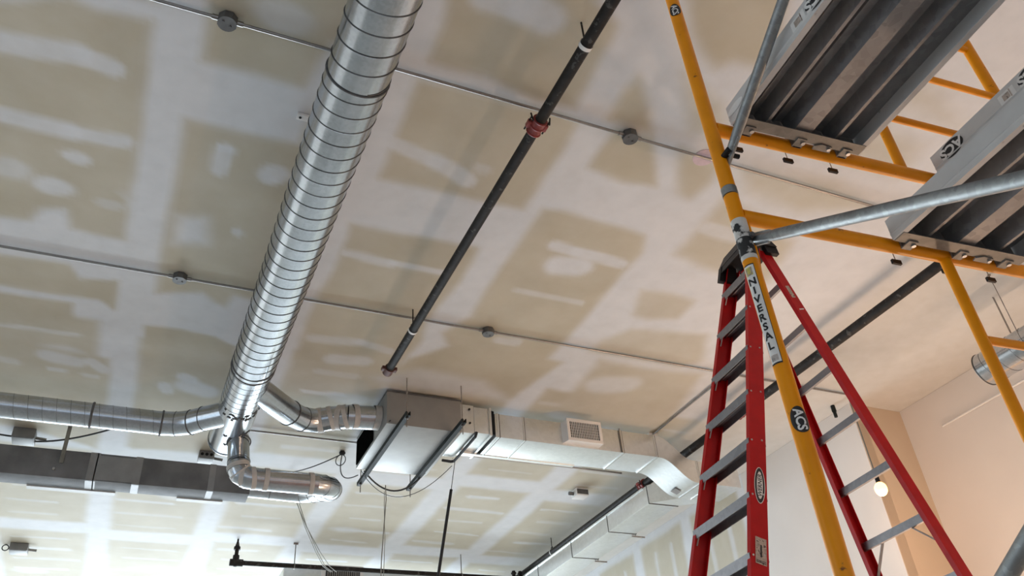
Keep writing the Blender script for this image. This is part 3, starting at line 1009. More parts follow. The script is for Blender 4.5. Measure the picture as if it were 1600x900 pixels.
def rr_map(h, off, lift):
    o = lr(-1, h, off, 0)
    dn = (lr(-1, h + .1, off, 0) - o).normalized(); ex = -dn; n = -lu; ey = n.cross(ex).normalized()
    return lambda u, v: o + ex * u + ey * v + n * lift


decal('peeled_label', rect(-.05, -.010, .04, .016, 2, 2), rr_map(.34, .03, .0012), 'worn', t)
decal('paint_nick', rect(-.004, -.022, .004, .012), rr_map(.475, .035, .0012), 'stw', t)


# ================================================================== DUCTS
def helix(p0, p1, r, pitch, tr=.0035, seg=28, ph=0.0):
    """lock seam winding round a straight duct"""
    p0 = Vector(p0); p1 = Vector(p1); ax = (p1 - p0); L = ax.length; ax.normalize()
    u = ax.orthogonal().normalized(); v = ax.cross(u)
    n = int(L / pitch * seg)
    pts = []
    for i in range(n + 1):
        a = 2 * PI * i / seg + ph
        pts.append(p0 + ax * (L * i / n) + (u * math.cos(a) + v * math.sin(a)) * (r + tr * .25))
    return MB().tube(pts, tr, 6, True)


MX, MZ, MR = .657, 3.5, .167
main = thing('spiral_duct', (MX, 2.0, MZ), 'thick bright spiral duct running down the left half under the ceiling', 'duct')
JY = [2.88, 6.02]
MB().cyl((MX, -3.6, MZ), (MX, JY[0] + .01, MZ), MR - .001, 64).build('duct_section', 'spiral', main)['label'] = 'nearest spiral duct section'
MB().cyl((MX, JY[0], MZ), (MX, JY[1], MZ), MR + .002, 64).build('duct_section', 'spiral', main)['label'] = 'long middle spiral duct section'
endsec = MB().cyl((MX, JY[1] - .02, MZ), (MX, 7.395, MZ), MR - .002, 64).build('duct_section', 'spiral', main)
endsec['label'] = 'branching end section of the spiral duct'
helix((MX, -.5, MZ), (MX, JY[0] - .01, MZ), MR, .128, .0032, 40).build('lock_seam', 'seam', main)
helix((MX, JY[0] + .02, MZ), (MX, JY[1], MZ), MR + .002, .108, .0032, 40).build('lock_seam', 'seam', main)
helix((MX, JY[1], MZ), (MX, 6.60, MZ), MR - .002, .085, .0016, 40).build('lock_seam', 'seam', main)
jb = MB().ring((MX, JY[0], MZ), (0, 1, 0), MR + .002, .0055, 48); jb.ring((MX, JY[1] + .01, MZ), (0, 1, 0), MR + .002, .0055, 48)
jb.ring((MX, JY[1] - .05, MZ), (0, 1, 0), MR + .004, .003, 48)
builds(jb, 'joint_band', 'sealant', main)
MB().cyl((MX, 7.385, MZ), (MX, 7.40, MZ), MR + .005, 64).cyl((MX, 7.40, MZ), (MX, 7.41, MZ), MR - .02, 48).build('end_cap', 'spiral', main)
# sealant smears where the branches are let in
rs = random.Random(11)
sm = MB()
for i in range(26):
    a = rs.uniform(-2.6, -.4); y = rs.choice([6.62, 6.66, 7.0, 7.18]) + rs.uniform(-.03, .03)
    a2 = a + rs.uniform(.1, .45)
    pts = [Vector((MX + math.cos(a + (a2 - a) * q / 4) * (MR + .001), y + rs.uniform(-.012, .012), MZ + math.sin(a + (a2 - a) * q / 4) * (MR + .001))) for q in range(5)]
    sm.tube(pts, [.002, .005, .004, .006, .002], 6)
builds(sm, 'sealant_smear', 'sealant', main)


def gored(pts, r, name, parent, mat='spiral', rings=(), seg=40, rt=.004):
    o = MB().tube(pts, r, seg).build(name, mat, parent)
    return o


def tape_band(parent, c, ax, r, wid=.045, tilt=(0, 0, 0), n='tape_band'):
    ax = (Vector(ax).normalized() + Vector(tilt)).normalized()
    c = Vector(c)
    return MB().tube([c - ax * wid / 2, c + ax * wid / 2], r + .003, 36, False).build(n, 'tape', parent)


def arc(p0, p1, p2, n):
    """points of a bend from p0 to p2 with corner p1"""
    p0, p1, p2 = map(Vector, (p0, p1, p2))
    return [p0 * (1 - s) ** 2 + p1 * 2 * s * (1 - s) + p2 * s * s for s in [i / n for i in range(n + 1)]]


# left branch
lz = 3.45; lr_ = .104
lb = thing('branch_duct', (-1.5, 7.13, lz - .1), 'round branch duct running off to the left from the end of the spiral duct', 'duct', 'round branch ducts')
MB().tube([(-5.6, 7.13, lz), (-.47, 7.13, lz)], lr_, 40).build('duct_section', 'spiral', lb)['label'] = 'far left duct section'
MB().tube([(-.48, 7.13, lz), (.08, 7.13, lz)], lr_ - .002, 40).build('duct_section', 'spiral', lb)
helix((-3.2, 7.13, lz), (-.47, 7.13, lz), lr_, .105, .0016, 28).build('lock_seam', 'boxsteel', lb)
helix((-.46, 7.13, lz), (.06, 7.13, lz), lr_ - .002, .105, .0016, 28).build('lock_seam', 'boxsteel', lb)
bend = [(.07, 7.13, lz), (.19, 7.11, lz), (.31, 7.045, lz), (.40, 6.97, lz + .01), (.60, 6.82, lz + .02)]
MB().tube(bend, lr_ + .001, 40).build('elbow', 'spiral', lb)
b_ = MB()
b_.ring((-.475, 7.13, lz), (1, 0, 0), lr_ + .001, .010, 36); b_.ring((.075, 7.13, lz), (1, 0, 0), lr_ + .001, .009, 36)
b_.ring(bend[1], (1, -.3, 0), lr_ + .002, .0035, 36); b_.ring(bend[2], (1, -.65, 0), lr_ + .002, .006, 36)
b_.ring(bend[3], (1, -.75, 0), lr_ + .002, .0035, 36)
builds(b_, 'sealant_band', 'sealant', lb)

# right branch to the fan unit
rb = thing('branch_duct', (1.3, 6.9, 3.4), 'round branch duct dipping from the spiral duct to the fan unit, wrapped in pale tape', 'duct', 'round branch ducts')
rr_ = .112
pth = [Vector(p) for p in ((.72, 6.34, 3.49), (.95, 6.62, 3.51), (1.10, 6.80, 3.53), (1.24, 6.93, 3.55), (1.38, 6.985, 3.58), (1.52, 6.93, 3.60), (1.66, 6.86, 3.60), (1.945, 6.82, 3.60))]
MB().tube(pth[:3], rr_, 40).build('duct_section', 'spiral', rb)['label'] = 'straight duct section leaving the spiral duct'
MB().tube([pth[2], pth[3], pth[4], pth[5], pth[6]], rr_ - .003, 40).build('elbow', 'spiral', rb)
MB().tube([pth[6] - Vector((.02, -.008, 0)), pth[7]], rr_ - .001, 40).build('duct_section', 'spiral', rb)['label'] = 'last duct section entering the fan unit'
builds(MB().ring(pth[2], pth[3] - pth[1], rr_ + .001, .006, 36).ring(pth[3], pth[4] - pth[2], rr_, .003, 36), 'joint_band', 'sealant', rb)
for q, tl, wd in ((.40, 0, .05), (.62, .25, .04), (.80, -.3, .05), (.92, .3, .04)):
    f = q * 3; i = int(f); i = min(i, 2)
    c = pth[3 + i].lerp(pth[4 + i], f - i)
    tape_band(rb, c, pth[4 + i] - pth[3 + i], rr_ + .001, wd, (0, 0, tl * .6))
tape_band(rb, pth[6] + Vector((.04, -.01, 0)), (1, 0, 0), rr_, .05, (0, 0, .12))
tape_band(rb, pth[7] - Vector((.05, 0, 0)), (1, 0, 0), rr_, .06)

# drop from the end of the spiral duct, across and back to the plenum
db = thing('branch_duct', (.8, 7.0, 2.9), 'shiny round duct dropping from the spiral duct end and turning right, taped at its elbow', 'duct', 'round branch ducts')
MB().ring((.730, 7.075, 3.325), (.05, -.35, -1), .100, .006, 36).build('saddle', 'sealant', db)
MB().tube([(.726, 7.10, 3.37), (.742, 6.99, 3.08)], .093, 40).build('duct_section', 'spiral', db)['label'] = 'short upright duct section'
hp = (1.395, 6.985, 2.965)
MB().tube([(.742, 6.99, 3.09), (.747, 6.985, 3.04), (.775, 6.983, 2.995), (.83, 6.98, 2.967), (.90, 6.98, 2.962)], .0945, 40).build('elbow', 'spiral', db)['label'] = 'taped lower elbow'
MB().tube([(.88, 6.98, 2.962), (1.425, 6.985, 2.965)], .093, 40).build('duct_section', 'spiral', db)['label'] = 'level duct section with a warm sheen'
ret = [Vector(p) for p in (hp, (1.48, 7.01, 2.97), (1.56, 7.09, 2.99), (1.605, 7.22, 3.03), (1.66, 7.58, 3.16), (1.66, 7.86, 3.27), (1.62, 8.06, 3.33), (1.52, 8.18, 3.36), (1.38, 8.20, 3.37))]
MB().tube(ret[:5], .0945, 40).build('elbow', 'spiral', db)['label'] = 'outer elbow turning away'
MB().tube(ret[4:], .092, 40).build('elbow', 'spiral', db)['label'] = 'return elbow back to the plenum'
MB().tube([ret[-1], (.99, 8.22, 3.385)], .091, 40).build('duct_section', 'spiral', db)['label'] = 'return section entering the plenum'
q_ = MB()
for i in (1, 2, 3, 5, 6, 7):
    q_.ring(ret[i], ret[i + 1] - ret[i - 1], .095, .0028, 32)
q_.ring((1.2, 8.21, 3.378), (1, 0, 0), .092, .004, 32).ring((.742, 6.99, 3.10), (.05, -.35, -1), .094, .003, 32)
builds(q_, 'joint_band', 'boxsteel', db)
for c, ax, tl in (((.745, 6.985, 3.05), (.1, -.1, -1), (.2, 0, 0)), ((.765, 6.984, 3.01), (.6, 0, -.6), (0, .3, 0)), ((.80, 6.982, 2.982), (1, 0, -.4), (0, -.3, .2)),
                  ((.87, 6.98, 2.963), (1, 0, 0), (0, 0, .15)), ((.98, 6.98, 2.963), (1, 0, 0), (0, 0, 0)), ((1.365, 6.984, 2.965), (1, 0, 0), (0, .0, .05))):
    tape_band(db, c, ax, .0955, .040, tl)

# plenum on the left
py0, py1, pzb, pzt = 8.13, 8.36, 3.285, 3.555
pl = thing('plenum_duct', (-1, 8.2, pzb), 'flat dark grey plenum duct hung along the far left, taped at its joints', 'duct')
MB().box2((-5.4, py0, pzb), (1.0, py1, pzt), .004).build('duct_body', 'plenum', pl)
fo = MB()
for x0, x1 in ((-1.44, -1.30), (-.47, -.40), (-.41, -.385), (-.075, -.01), (.60, .66)):
    fo.box2((x0, py0 - .003, pzb - .003), (x1, py0 + .01, pzt + .003))
    fo.box2((x0, py0, pzb - .003), (x1, py1 + .003, pzb + .005))
builds(fo, 'foil_tape', 'foil', pl)
MB().box2((-.40, py0 - .002, pzb + .01), (-.07, py0 + .01, pzt - .02)).build('access_panel', 'foil', pl)
builds(MB().box2((-.95, py1 + .0, pzb - .012), (-.20, py1 + .07, pzb + .01)).box2((.35, py1 + .0, pzb - .012), (.78, py1 + .07, pzb + .01)), 'slot_diffuser', 'slot', pl)
MB().bar((-.70, py0 - .006, pzt - .13), (-.70, py0 - .006, H - .004), .035, .004, (1, 0, 0)).build('hanger_strap', 'conduit', pl)
MB().cyl((-.745, py0 - .004, pzb + .075), (-.745, py0 - .020, pzb + .075), .012, 14).build('screw', 'brass', pl)
MB().bar((1.9 - .99, py0 - .006, pzt - .05), (.91, py0 - .006, H - .004), .030, .004, (1, 0, 0)).build('hanger_strap', 'conduit', pl)

# ------------------------------------------------------------------ fan unit
K = 1.0233
uy, ux0, ux1, ub, ut = 6.59, 1.93, 2.655, 3.44, 3.775
fu = thing('fan_unit', (2.3, 7.1, ub), 'grey sheet metal fan unit slung on two dark struts below the ceiling', 'fan unit')
MB().box2((ux0, uy, ub), (ux1, 7.63, ut), .004).build('cabinet', 'unit', fu)
MB().box2((ux0 - .004, uy - .006, ut - .012), (ux1 + .005, 7.635, ut)).build('top_flange', 'boxsteel', fu)
MB().box2((ux0 - .012, 7.02, ub + .03), (ux0 + .003, 7.60, ut - .05)).build('intake_opening', 'void', fu)['label'] = 'dark intake opening on the left side'  # solid panel, the shade inside the intake put into its black colour
col = MB().box2((ux1 - .01, uy + .015, ub + .012), (2.79, 7.15, ut - .03), .002)
col.build('end_collar', 'sheet', fu)
for z in (3.70, 3.555):
    MB().cyl((2.745, uy + .016, z), (2.745, uy + .004, z), .010, 12).build('bolt', 'black', fu)
# transition to the duct
tr = MB().box2((2.79, uy + .01, ub + .022), (2.945, 7.12, ut - .045), .002)
tr.build('transition', 'sheet', fu)
MB().box2((2.94, uy - .004, ub + .005), (2.965, 7.13, ut - .035), .002).build('flange', 'sheet', fu)
MB().prism([(2.965, uy + .012, ub + .022), (2.982, uy + .030, ub + .038), (3.000, uy + .012, ub + .022), (3.0, 7.08, ub + .022), (2.965, 7.08, ub + .022)], (0, 0, ut - ub - .085)).build('canvas_connector', 'rubber', fu)['label'] = 'black canvas connector'
# struts and rods
for i, x in enumerate((2.045, 2.572)):
    zst = ub - .022
    st = MB()
    y0, y1 = 6.315, 7.95
    st.prism([(x - .021, y0, zst - .02), (x + .021, y0, zst - .02), (x + .021, y0, zst + .02), (x + .013, y0, zst + .02), (x + .013, y0, zst - .012),
              (x - .013, y0, zst - .012), (x - .013, y0, zst + .02), (x - .021, y0, zst + .02)], (0, y1 - y0, 0))
    so = st.build('support_strut', 'strut', fu)
    for yy in (6.36, 7.88):
        rd = MB().cyl((x, yy, zst - .115), (x, yy, H - .003), .0055, 8).build('hanger_rod', 'rod', so)
        MB().cyl((x, yy, zst + .02), (x, yy, zst + .034), .014, 6).cyl((x, yy, zst - .034), (x, yy, zst - .02), .014, 6).build('nut', 'boxsteel', rd)
# wiring whip and tubing
MB().tube(arc((1.985, 6.90, 3.66), (1.90, 6.60, 3.40), (1.965, 6.585, 3.47), 10), .006, 8).build('control_wire', 'cable', fu)
MB().tube([(2.68, 7.20, 3.43), (2.775, 7.21, 3.43), (2.80, 7.19, 3.43), (2.802, 7.10, 3.43), (2.802, 6.62, 3.43), (2.802, 6.585, 3.46)], .014, 10).build('refrigerant_tube', 'rubber', fu)

# ------------------------------------------------------------------ rectangular run to the right
dy0, dy1 = uy, 7.00
zt0, zb0 = 3.685, 3.44
rd_ = thing('rectangular_duct', (3.9, 6.8, zb0), 'bright rectangular duct running right from the fan unit and dipping in an S bend', 'duct')
MB().box2((3.0, dy0, zb0), (4.80, dy1, zt0), .003).build('duct_section', 'sheet', rd_)['label'] = 'straight duct section'
# S bend
nS = 22; xs0, xs1, drop = 4.80, 5.28, .235
sec = []
for i in range(nS + 1):
    q = i / nS; e = q ** 3 * (q * (q * 6 - 15) + 10)
    sec.append((xs0 + (xs1 - xs0) * q, -drop * e))
sb = MB()
def sprism(mb, sec, y0, y1, zt, zb):
    rows = []
    for x, dz in sec:
        rows.append([mb.bm.verts.new((x, y0, zb + dz)), mb.bm.verts.new((x, y0, zt + dz)), mb.bm.verts.new((x, y1, zt + dz)), mb.bm.verts.new((x, y1, zb + dz))])
    for a, b in zip(rows[:-1], rows[1:]):
        for j in range(4):
            mb.bm.faces.new((a[j], a[(j + 1) % 4], b[(j + 1) % 4], b[j]))
    mb.bm.faces.new(rows[0]); mb.bm.faces.new(list(reversed(rows[-1])))
sprism(sb, sec, dy0, dy1, zt0, zb0)
sb.build('s_bend', 'sheet', rd_)
MB().box2((xs1, dy0, zb0 - drop), (5.80, dy1, zt0 - drop), .003).build('duct_section', 'sheet', rd_)['label'] = 'low duct section beyond the bend'
ribs = MB()
for x in (3.03, 3.30, 4.40, 4.80):
    ribs.box2((x - .007, dy0 - .006, zb0 - .006), (x + .007, dy1 + .006, zt0 + .006))
for x in (5.28, 5.44):
    ribs.box2((x - .006, dy0 - .005, zb0 - drop - .005), (x + .006, dy1 + .005, zt0 - drop + .005))
builds(ribs, 'drive_cleat', 'sheet', rd_)
cl = MB()
for x in (3.045, 3.312, 4.412, 4.812):
    cl.box2((x - .0035, dy0 - .002, zb0 - .002), (x + .0035, dy1 + .002, zt0 + .002))
for x in (5.29, 5.45):
    cl.box2((x - .0035, dy0 - .002, zb0 - drop - .002), (x + .0035, dy1 + .002, zt0 - drop + .002))
builds(cl, 'joint_line', 'seam', rd_)
MB().box2((5.05, 6.86, zb0 - .19), (5.05, 6.86, zb0 - .19)).bm.free()
# patch on the S bend
pm = MB(); pm.prism([(5.13, 6.83, zb0 - .207), (5.13, 6.92, zb0 - .207), (5.20, 6.92, zb0 - .235), (5.20, 6.83, zb0 - .235)], (0, 0, -.003)); pm.build('sheet_patch', 'foil', rd_)
MB().bar((4.385, dy0 - .010, zb0 - .0), (4.385, dy0 - .010, zt0 + .02), .012, .006, (1, 0, 0)).build('hanger_strap', 'rod', rd_)
# far bottom flange strip
MB().box2((2.80, dy1 + .0, zb0 - .004), (4.05, dy1 + .045, zb0 + .02)).build('edge_angle', 'sheet', rd_)

# supply grille standing off the duct face
rg = thing('supply_register', (3.9, 6.5, 3.5), 'square white supply register on a neck off the bright duct', 'air register')
gx0, gx1, gz0, gz1, gy = 3.735, 4.125, 3.46, 3.70, 6.50
nk = MB(); nk.prism([(gx0 + .0, gy + .012, gz0), (gx1, gy + .012, gz0), (gx1 - .005, uy, gz0), (gx0 - .02, uy, gz0)], (0, 0, gz1 - gz0 - .02)); nk.build('neck', 'white', rg)
fr = MB()
bw = .033
fr.box2((gx0, gy, gz0), (gx1, gy + .014, gz0 + bw), .002).box2((gx0, gy, gz1 - bw), (gx1, gy + .014, gz1), .002)
fr.box2((gx0, gy, gz0 + bw), (gx0 + bw, gy + .014, gz1 - bw), .002).box2((gx1 - bw, gy, gz0 + bw), (gx1, gy + .014, gz1 - bw), .002)
fr.build('frame', 'white', rg)
MB().box2((gx0 + bw, gy + .011, gz0 + bw), (gx1 - bw, gy + .0125, gz1 - bw)).build('dark_throat', 'grille', rg)
lv = MB()
n = 17
for i in range(1, n):
    x = gx0 + bw + (gx1 - gx0 - 2 * bw) * i / n
    lv.box2((x - .0030, gy + .002, gz0 + bw), (x + .0030, gy + .010, gz1 - bw))
for i in range(1, 6):
    z = gz0 + bw + (gz1 - gz0 - 2 * bw) * i / 6
    lv.box2((gx0 + bw, gy + .008, z - .0008), (gx1 - bw, gy + .0105, z + .0008))
lv.build('louvre', 'white', rg)

# trunk running away
tx0, tx1, tzb, tzt = 5.19, 5.56, 3.30, 3.505
tk = thing('trunk_duct', (5.35, 9, tzb), 'long rectangular trunk duct running away beside the dark pipe, bright underneath', 'duct')
MB().box2((tx0, 7.42, tzb), (tx1, 15.6, tzt), .003).build('duct_body', 'sheet', tk)
bt = MB()
zA, zB = zb0 - drop + .0, tzb
A_ = [(5.30, 7.0, zb0 - drop), (5.72, 7.0, zb0 - drop), (tx1, 7.42, tzb), (tx0, 7.42, tzb)]
B_ = [(5.30, 7.0, zt0 - drop), (5.72, 7.0, zt0 - drop), (tx1, 7.42, tzt), (tx0, 7.42, tzt)]
va = [bt.bm.verts.new(p) for p in A_]; vb = [bt.bm.verts.new(p) for p in B_]
bt.bm.faces.new(va); bt.bm.faces.new(list(reversed(vb)))
for i in range(4): bt.bm.faces.new((va[i], vb[i], vb[(i + 1) % 4], va[(i + 1) % 4]))
bt.build('boot', 'sheet', tk)
rb_ = MB()
for y in (7.43, 8.35, 9.3, 10.3, 11.3, 12.3):
    rb_.box2((tx0 - .004, y - .005, tzb - .005), (tx1 + .012, y + .005, tzt + .004))
builds(rb_, 'joint_line', 'seam', tk)
an = MB().box2((tx0 - .012, 7.5, tzt - .012), (tx0 + .004, 15.6, tzt + .003)); an.build('edge_angle', 'sheet', tk)
hk_ = MB()
for y in (8.4, 9.35, 10.35):
    hk_.cyl((tx1 + .03, y, tzb - .0), (tx1 + .03, y, H - .003), .005, 8).cyl((tx1 - .02, y, tzb - .012), (tx1 + .16, y, tzb - .012), .009, 8)
builds(hk_, 'trapeze_hanger', 'rod', tk)

# round duct at the far right
rz, rx, rrr = 3.2, 6.288, .140
rd2 = thing('spiral_duct', (rx, 2, rz), 'short open-ended round duct at the right edge behind the yellow post', 'duct')
shell = MB().tube([(rx, -2.6, rz), (rx, 3.86, rz)], rrr, 48, False)
shell.tube([(rx, -2.6, rz), (rx, 3.86, rz)], rrr - .003, 48, False)
shell.build('duct_section', 'spiral', rd2)
helix((rx, -.2, rz), (rx, 3.80, rz), rrr, .13, .0022, 32).build('lock_seam', 'seam', rd2)
MB().ring((rx, 3.86, rz), (0, 1, 0), rrr, .006, 48).build('open_rim', 'seam', rd2)
MB().ring((rx, 3.28, rz), (0, 1, 0), rrr + .002, .005, 40).build('joint_band', 'conduit', rd2)
MB().cyl((6.10, 3.37, rz + .03), (6.10, 3.37, H - .003), .004, 8).cyl((6.10, 3.37, H - .012), (6.10, 3.37, H - .003), .014, 10).build('hanger_rod', 'rod', rd2)
MB().bar((6.42, 3.60, rz + .10), (6.42, 3.60, H - .004), .022, .003, (1, 0, 0)).build('hanger_strap', 'conduit', rd2)


# ================================================================== PIPES
def sprinkler(x, z, r, y0, y1, label, couplings, hangers, cap=True, group='black sprinkler pipes'):
    t = thing('sprinkler_pipe', (x, (y0 + y1) / 2, z), label, 'pipe', group)
    MB().cyl((x, y0, z), (x, y1, z), r, 28).build('pipe', 'blackpipe', t)
    for y in couplings:
        c = MB().cyl((x, y - .052, z), (x, y + .052, z), r * 1.22, 28)
        for q in (-.048, .0, .048):
            c.ring((x, y + q, z), (0, 1, 0), r * 1.24, .0055, 28)
        for sg in (-1, 1):
            c.box((x + sg * r * 1.5, y, z + .004), (r * .8, .05, .028), None, .003)
        co = c.build('grooved_coupling', 'red_iron', t)
        b = MB()
        for sg in (-1, 1):
            b.cyl((x + sg * r * 1.72, y - .05, z + .004), (x + sg * r * 1.72, y + .05, z + .004), .0055, 8)
            b.cyl((x + sg * r * 1.55, y - .056, z - .03), (x + sg * r * 1.8, y - .056, z + .03), .005, 6)
        b.build('bolt', 'black', co)
    for y in hangers:
        h = MB().tube([(x, y - .012, z), (x, y + .012, z)], r + .004, 28, False).build('hanger_ring', 'white', t)
        MB().cyl((x, y, z + r), (x, y, H - .003), .0055, 8).cyl((x - .016, y, z + r + .01), (x + .016, y, z + r + .03), .006, 8).build('hanger_rod', 'blackpipe', h)
    return t


sp1 = sprinkler(1.75, 3.6, .034, -3.0, 5.93, 'black sprinkler pipe with a red coupling, ending above the fan unit', [2.975], [2.36, 5.29])
e = MB().cyl((1.75, 5.90, 3.6), (1.75, 5.985, 3.6), .043, 24).cyl((1.75, 5.985, 3.6), (1.75, 5.995, 3.6), .034, 24)
e.box((1.70, 5.93, 3.6), (.03, .05, .03), None, .003).box((1.80, 5.93, 3.6), (.03, .05, .03), None, .003)
e.build('end_cap', basic('rusty_cap', (.10, .035, .025), .6), sp1)
sp2 = sprinkler(5.28, 3.6, .042, -3.0, 15.0, 'black sprinkler pipe running from the planks past the ladder to the far end', [5.75, 7.62], [5.55, 10.0])

# far cross pipe with riser and sprinkler tip
fx, fy_, fz = 1.27, 10.9, 3.50
fp_ = thing('sprinkler_pipe', (fx, fy_, fz), 'thin black pipe crossing the bottom edge with an upright nipple at its left end', 'pipe', 'black sprinkler pipes')
MB().cyl((fx, fy_, fz), (5.24, fy_, fz), .030, 20).build('pipe', 'blackpipe', fp_)
MB().sphere((fx, fy_, fz), .052).cyl((fx - .07, fy_, fz), (fx + .09, fy_, fz), .044, 16).cyl((fx, fy_, fz), (fx, fy_, fz + .09), .040, 16).build('tee_fitting', 'blackpipe', fp_)
MB().cyl((fx, fy_, fz), (fx, fy_, fz + .16), .024, 16).cyl((fx, fy_, fz + .16), (fx, fy_, fz + .20), .040, 12).cyl((fx, fy_, fz + .20), (fx, fy_, fz + .27), .030, 12, .012).cyl((fx, fy_, fz + .27), (fx, fy_, H - .003), .012, 10).build('upright_nipple', 'blackpipe', fp_)
MB().cyl((2.0, fy_, fz + .03), (2.0, fy_, H - .003), .007, 8).cyl((1.97, fy_, H - .012), (2.03, fy_, H - .012), .012, 8).ring((2.0, fy_, fz), (1, 0, 0), .036, .006, 20).build('hanger_rod', 'conduit', fp_)
MB().cyl((4.3, fy_, fz + .03), (4.3, fy_, H - .003), .007, 8).ring((4.3, fy_, fz), (1, 0, 0), .036, .006, 20).build('hanger_rod', 'conduit', fp_)
vf = MB()
for x in (5.10, 5.20):
    vf.cyl((x, fy_, fz - .10), (x, fy_, fz + .11), .026, 14).cyl((x, fy_, fz + .07), (x, fy_, fz + .085), .040, 14).cyl((x, fy_, fz - .05), (x, fy_, fz - .035), .040, 14)
builds(vf, 'riser_fitting', 'blackpipe', fp_)

# second, further duct with grille at the bottom edge
fd = thing('rectangular_duct', (3.5, 11.6, 3.3), 'grey duct with a dark grille just behind the thin black pipe at the bottom edge', 'duct')
MB().box2((1.95, 11.35, 3.35), (5.05, 11.75, 3.62), .004).build('duct_body', 'sheet', fd)
MB().box2((2.44, 11.30, 3.33), (3.02, 11.36, 3.675), .006).build('grille_frame', 'white', fd)
MB().box2((2.50, 11.294, 3.38), (2.97, 11.301, 3.635)).build('grille_throat', 'grille', fd)
g = MB()
for i in range(1, 16):
    x = 2.50 + .47 * i / 16
    g.box2((x - .006, 11.288, 3.38), (x + .006, 11.2935, 3.635))
builds(g, 'grille_bar', 'conduit', fd)

# ================================================================== CONDUITS AND BOXES
def junction(x, y, label, r=.052, rot=0):
    t = thing('junction_box', (x, y, H - .05), label, 'junction box', 'octagonal ceiling boxes')
    oc = [Vector((x + r * math.cos(PI / 8 + i * PI / 4), y + r * math.sin(PI / 8 + i * PI / 4), H - .048)) for i in range(8)]
    MB().prism(oc, (0, 0, .045)).build('box', 'boxsteel', t)
    cv = MB().cyl((x, y, H - .052), (x, y, H - .047), r * .94, 20); cv.cyl((x + .02, y + .01, H - .056), (x + .02, y + .01, H - .05), .006, 8).cyl((x - .02, y - .012, H - .056), (x - .02, y - .012, H - .05), .006, 8)
    cv.build('cover', 'boxsteel', t)
    builds(MB().cyl((x - r - .028, y, H - .022), (x - r + .005, y, H - .022), .015, 12).cyl((x + r - .005, y, H - .022), (x + r + .028, y, H - .022), .015, 12), 'connector', 'conduit', t)
    return t


def conduit(y, x0, x1, label, boxes, group='thin steel conduits'):
    t = thing('conduit', ((x0 + x1) / 2, y, H - .02), label, 'conduit', group)
    segs = []; a = x0
    for b in sorted(boxes):
        segs.append((a, b - .055)); a = b + .055
    segs.append((a, x1))
    mb = MB()
    for a, b in segs:
        mb.cyl((a, y, H - .022), (b, y, H - .022), .0100, 14)
    mb.build('tube', 'conduit', t)
    return t


conduit(3.0, -4.0, 7.2, 'steel conduit crossing the top of the picture, passing behind the yellow scaffold leg', [-.02, 2.43])
conduit(5.385, -4.0, 6.4, 'steel conduit crossing the middle of the ceiling behind the ladder top', [-.006, 2.443])
conduit(7.745, .85, 5.1, 'steel conduit crossing the ceiling behind the fan unit', [])
junction(-.02, 3.0, 'grey octagonal box on the conduit at the top left')
junction(2.43, 3.0, 'grey octagonal box on the conduit between the dark pipe and the yellow leg')
junction(-.006, 5.385, 'grey octagonal box on the conduit left of the spiral duct')
junction(2.443, 5.385, 'grey octagonal box on the conduit just right of the sprinkler pipe end')
cc = thing('conduit', (4.915, 6.2, H - .02), 'short steel conduit running lengthwise above the S bend towards the ladder', 'conduit', 'thin steel conduits')
MB().cyl((4.915, 5.40, H - .018), (4.915, 6.80, H - .018), .010, 12).build('tube', 'conduit', cc)
MB().box2((4.86, 6.74, H - .03), (4.97, 6.80, H - .003), .003).build('end_bracket', 'white', cc)
wc = thing('wall_conduit', (7.29, 4.0, 3.45), 'pale painted conduit along the top of the right wall', 'conduit')
MB().cyl((XR - .012, -2, 3.46), (XR - .012, 5.14, 3.425), .011, 12).build('tube', 'white', wc)

pp = atz(1100, 246, H)
tag(MB().cyl((pp.x, pp.y, H - .004), (pp.x, pp.y, H - .0005), .075, 28).build('ceiling_patch', 'purple'), 'small pinkish round patch on the ceiling beside the yellow leg', 'patch')

wb = thing('wiring_stub', (.49, 3.54, H - .03), 'small white wiring stub on the ceiling at the left flank of the spiral duct', 'bracket')
MB().box2((.455, 3.52, H - .022), (.53, 3.565, H - .003), .003).build('plate', 'white', wb)
MB().cyl((.475, 3.542, H - .026), (.475, 3.542, H - .02), .008, 12).build('screw', 'black', wb)


def ceiling_box(x, y, sz, label, mat='boxsteel', dz=.07, knock=False, rot=0.0):
    t = thing('electrical_box', (x, y, H - dz), label, 'electrical box', 'square electrical boxes')
    MB().box2((x - sz / 2, y - sz / 2, H - dz), (x + sz / 2, y + sz / 2, H - .003), .004).build('box', mat, t)
    cv = MB().box2((x - sz * .45, y - sz * .45, H - dz - .004), (x + sz * .45, y + sz * .45, H - dz + .002), .002)
    cv.build('cover', mat, t)
    if knock:
        k = MB()
        for a in (-.045, 0, .045):
            k.cyl((x + a, y - sz / 2 - .003, H - dz / 2), (x + a, y - sz / 2 + .004, H - dz / 2), .016, 14)
        k.build('knockout', 'black', t)
    MB().cyl((x + sz / 2 - .005, y + .01, H - dz * .5), (x + sz / 2 + .09, y + .03, H - dz * .5), .016, 10).build('connector', 'conduit', t)
    return t


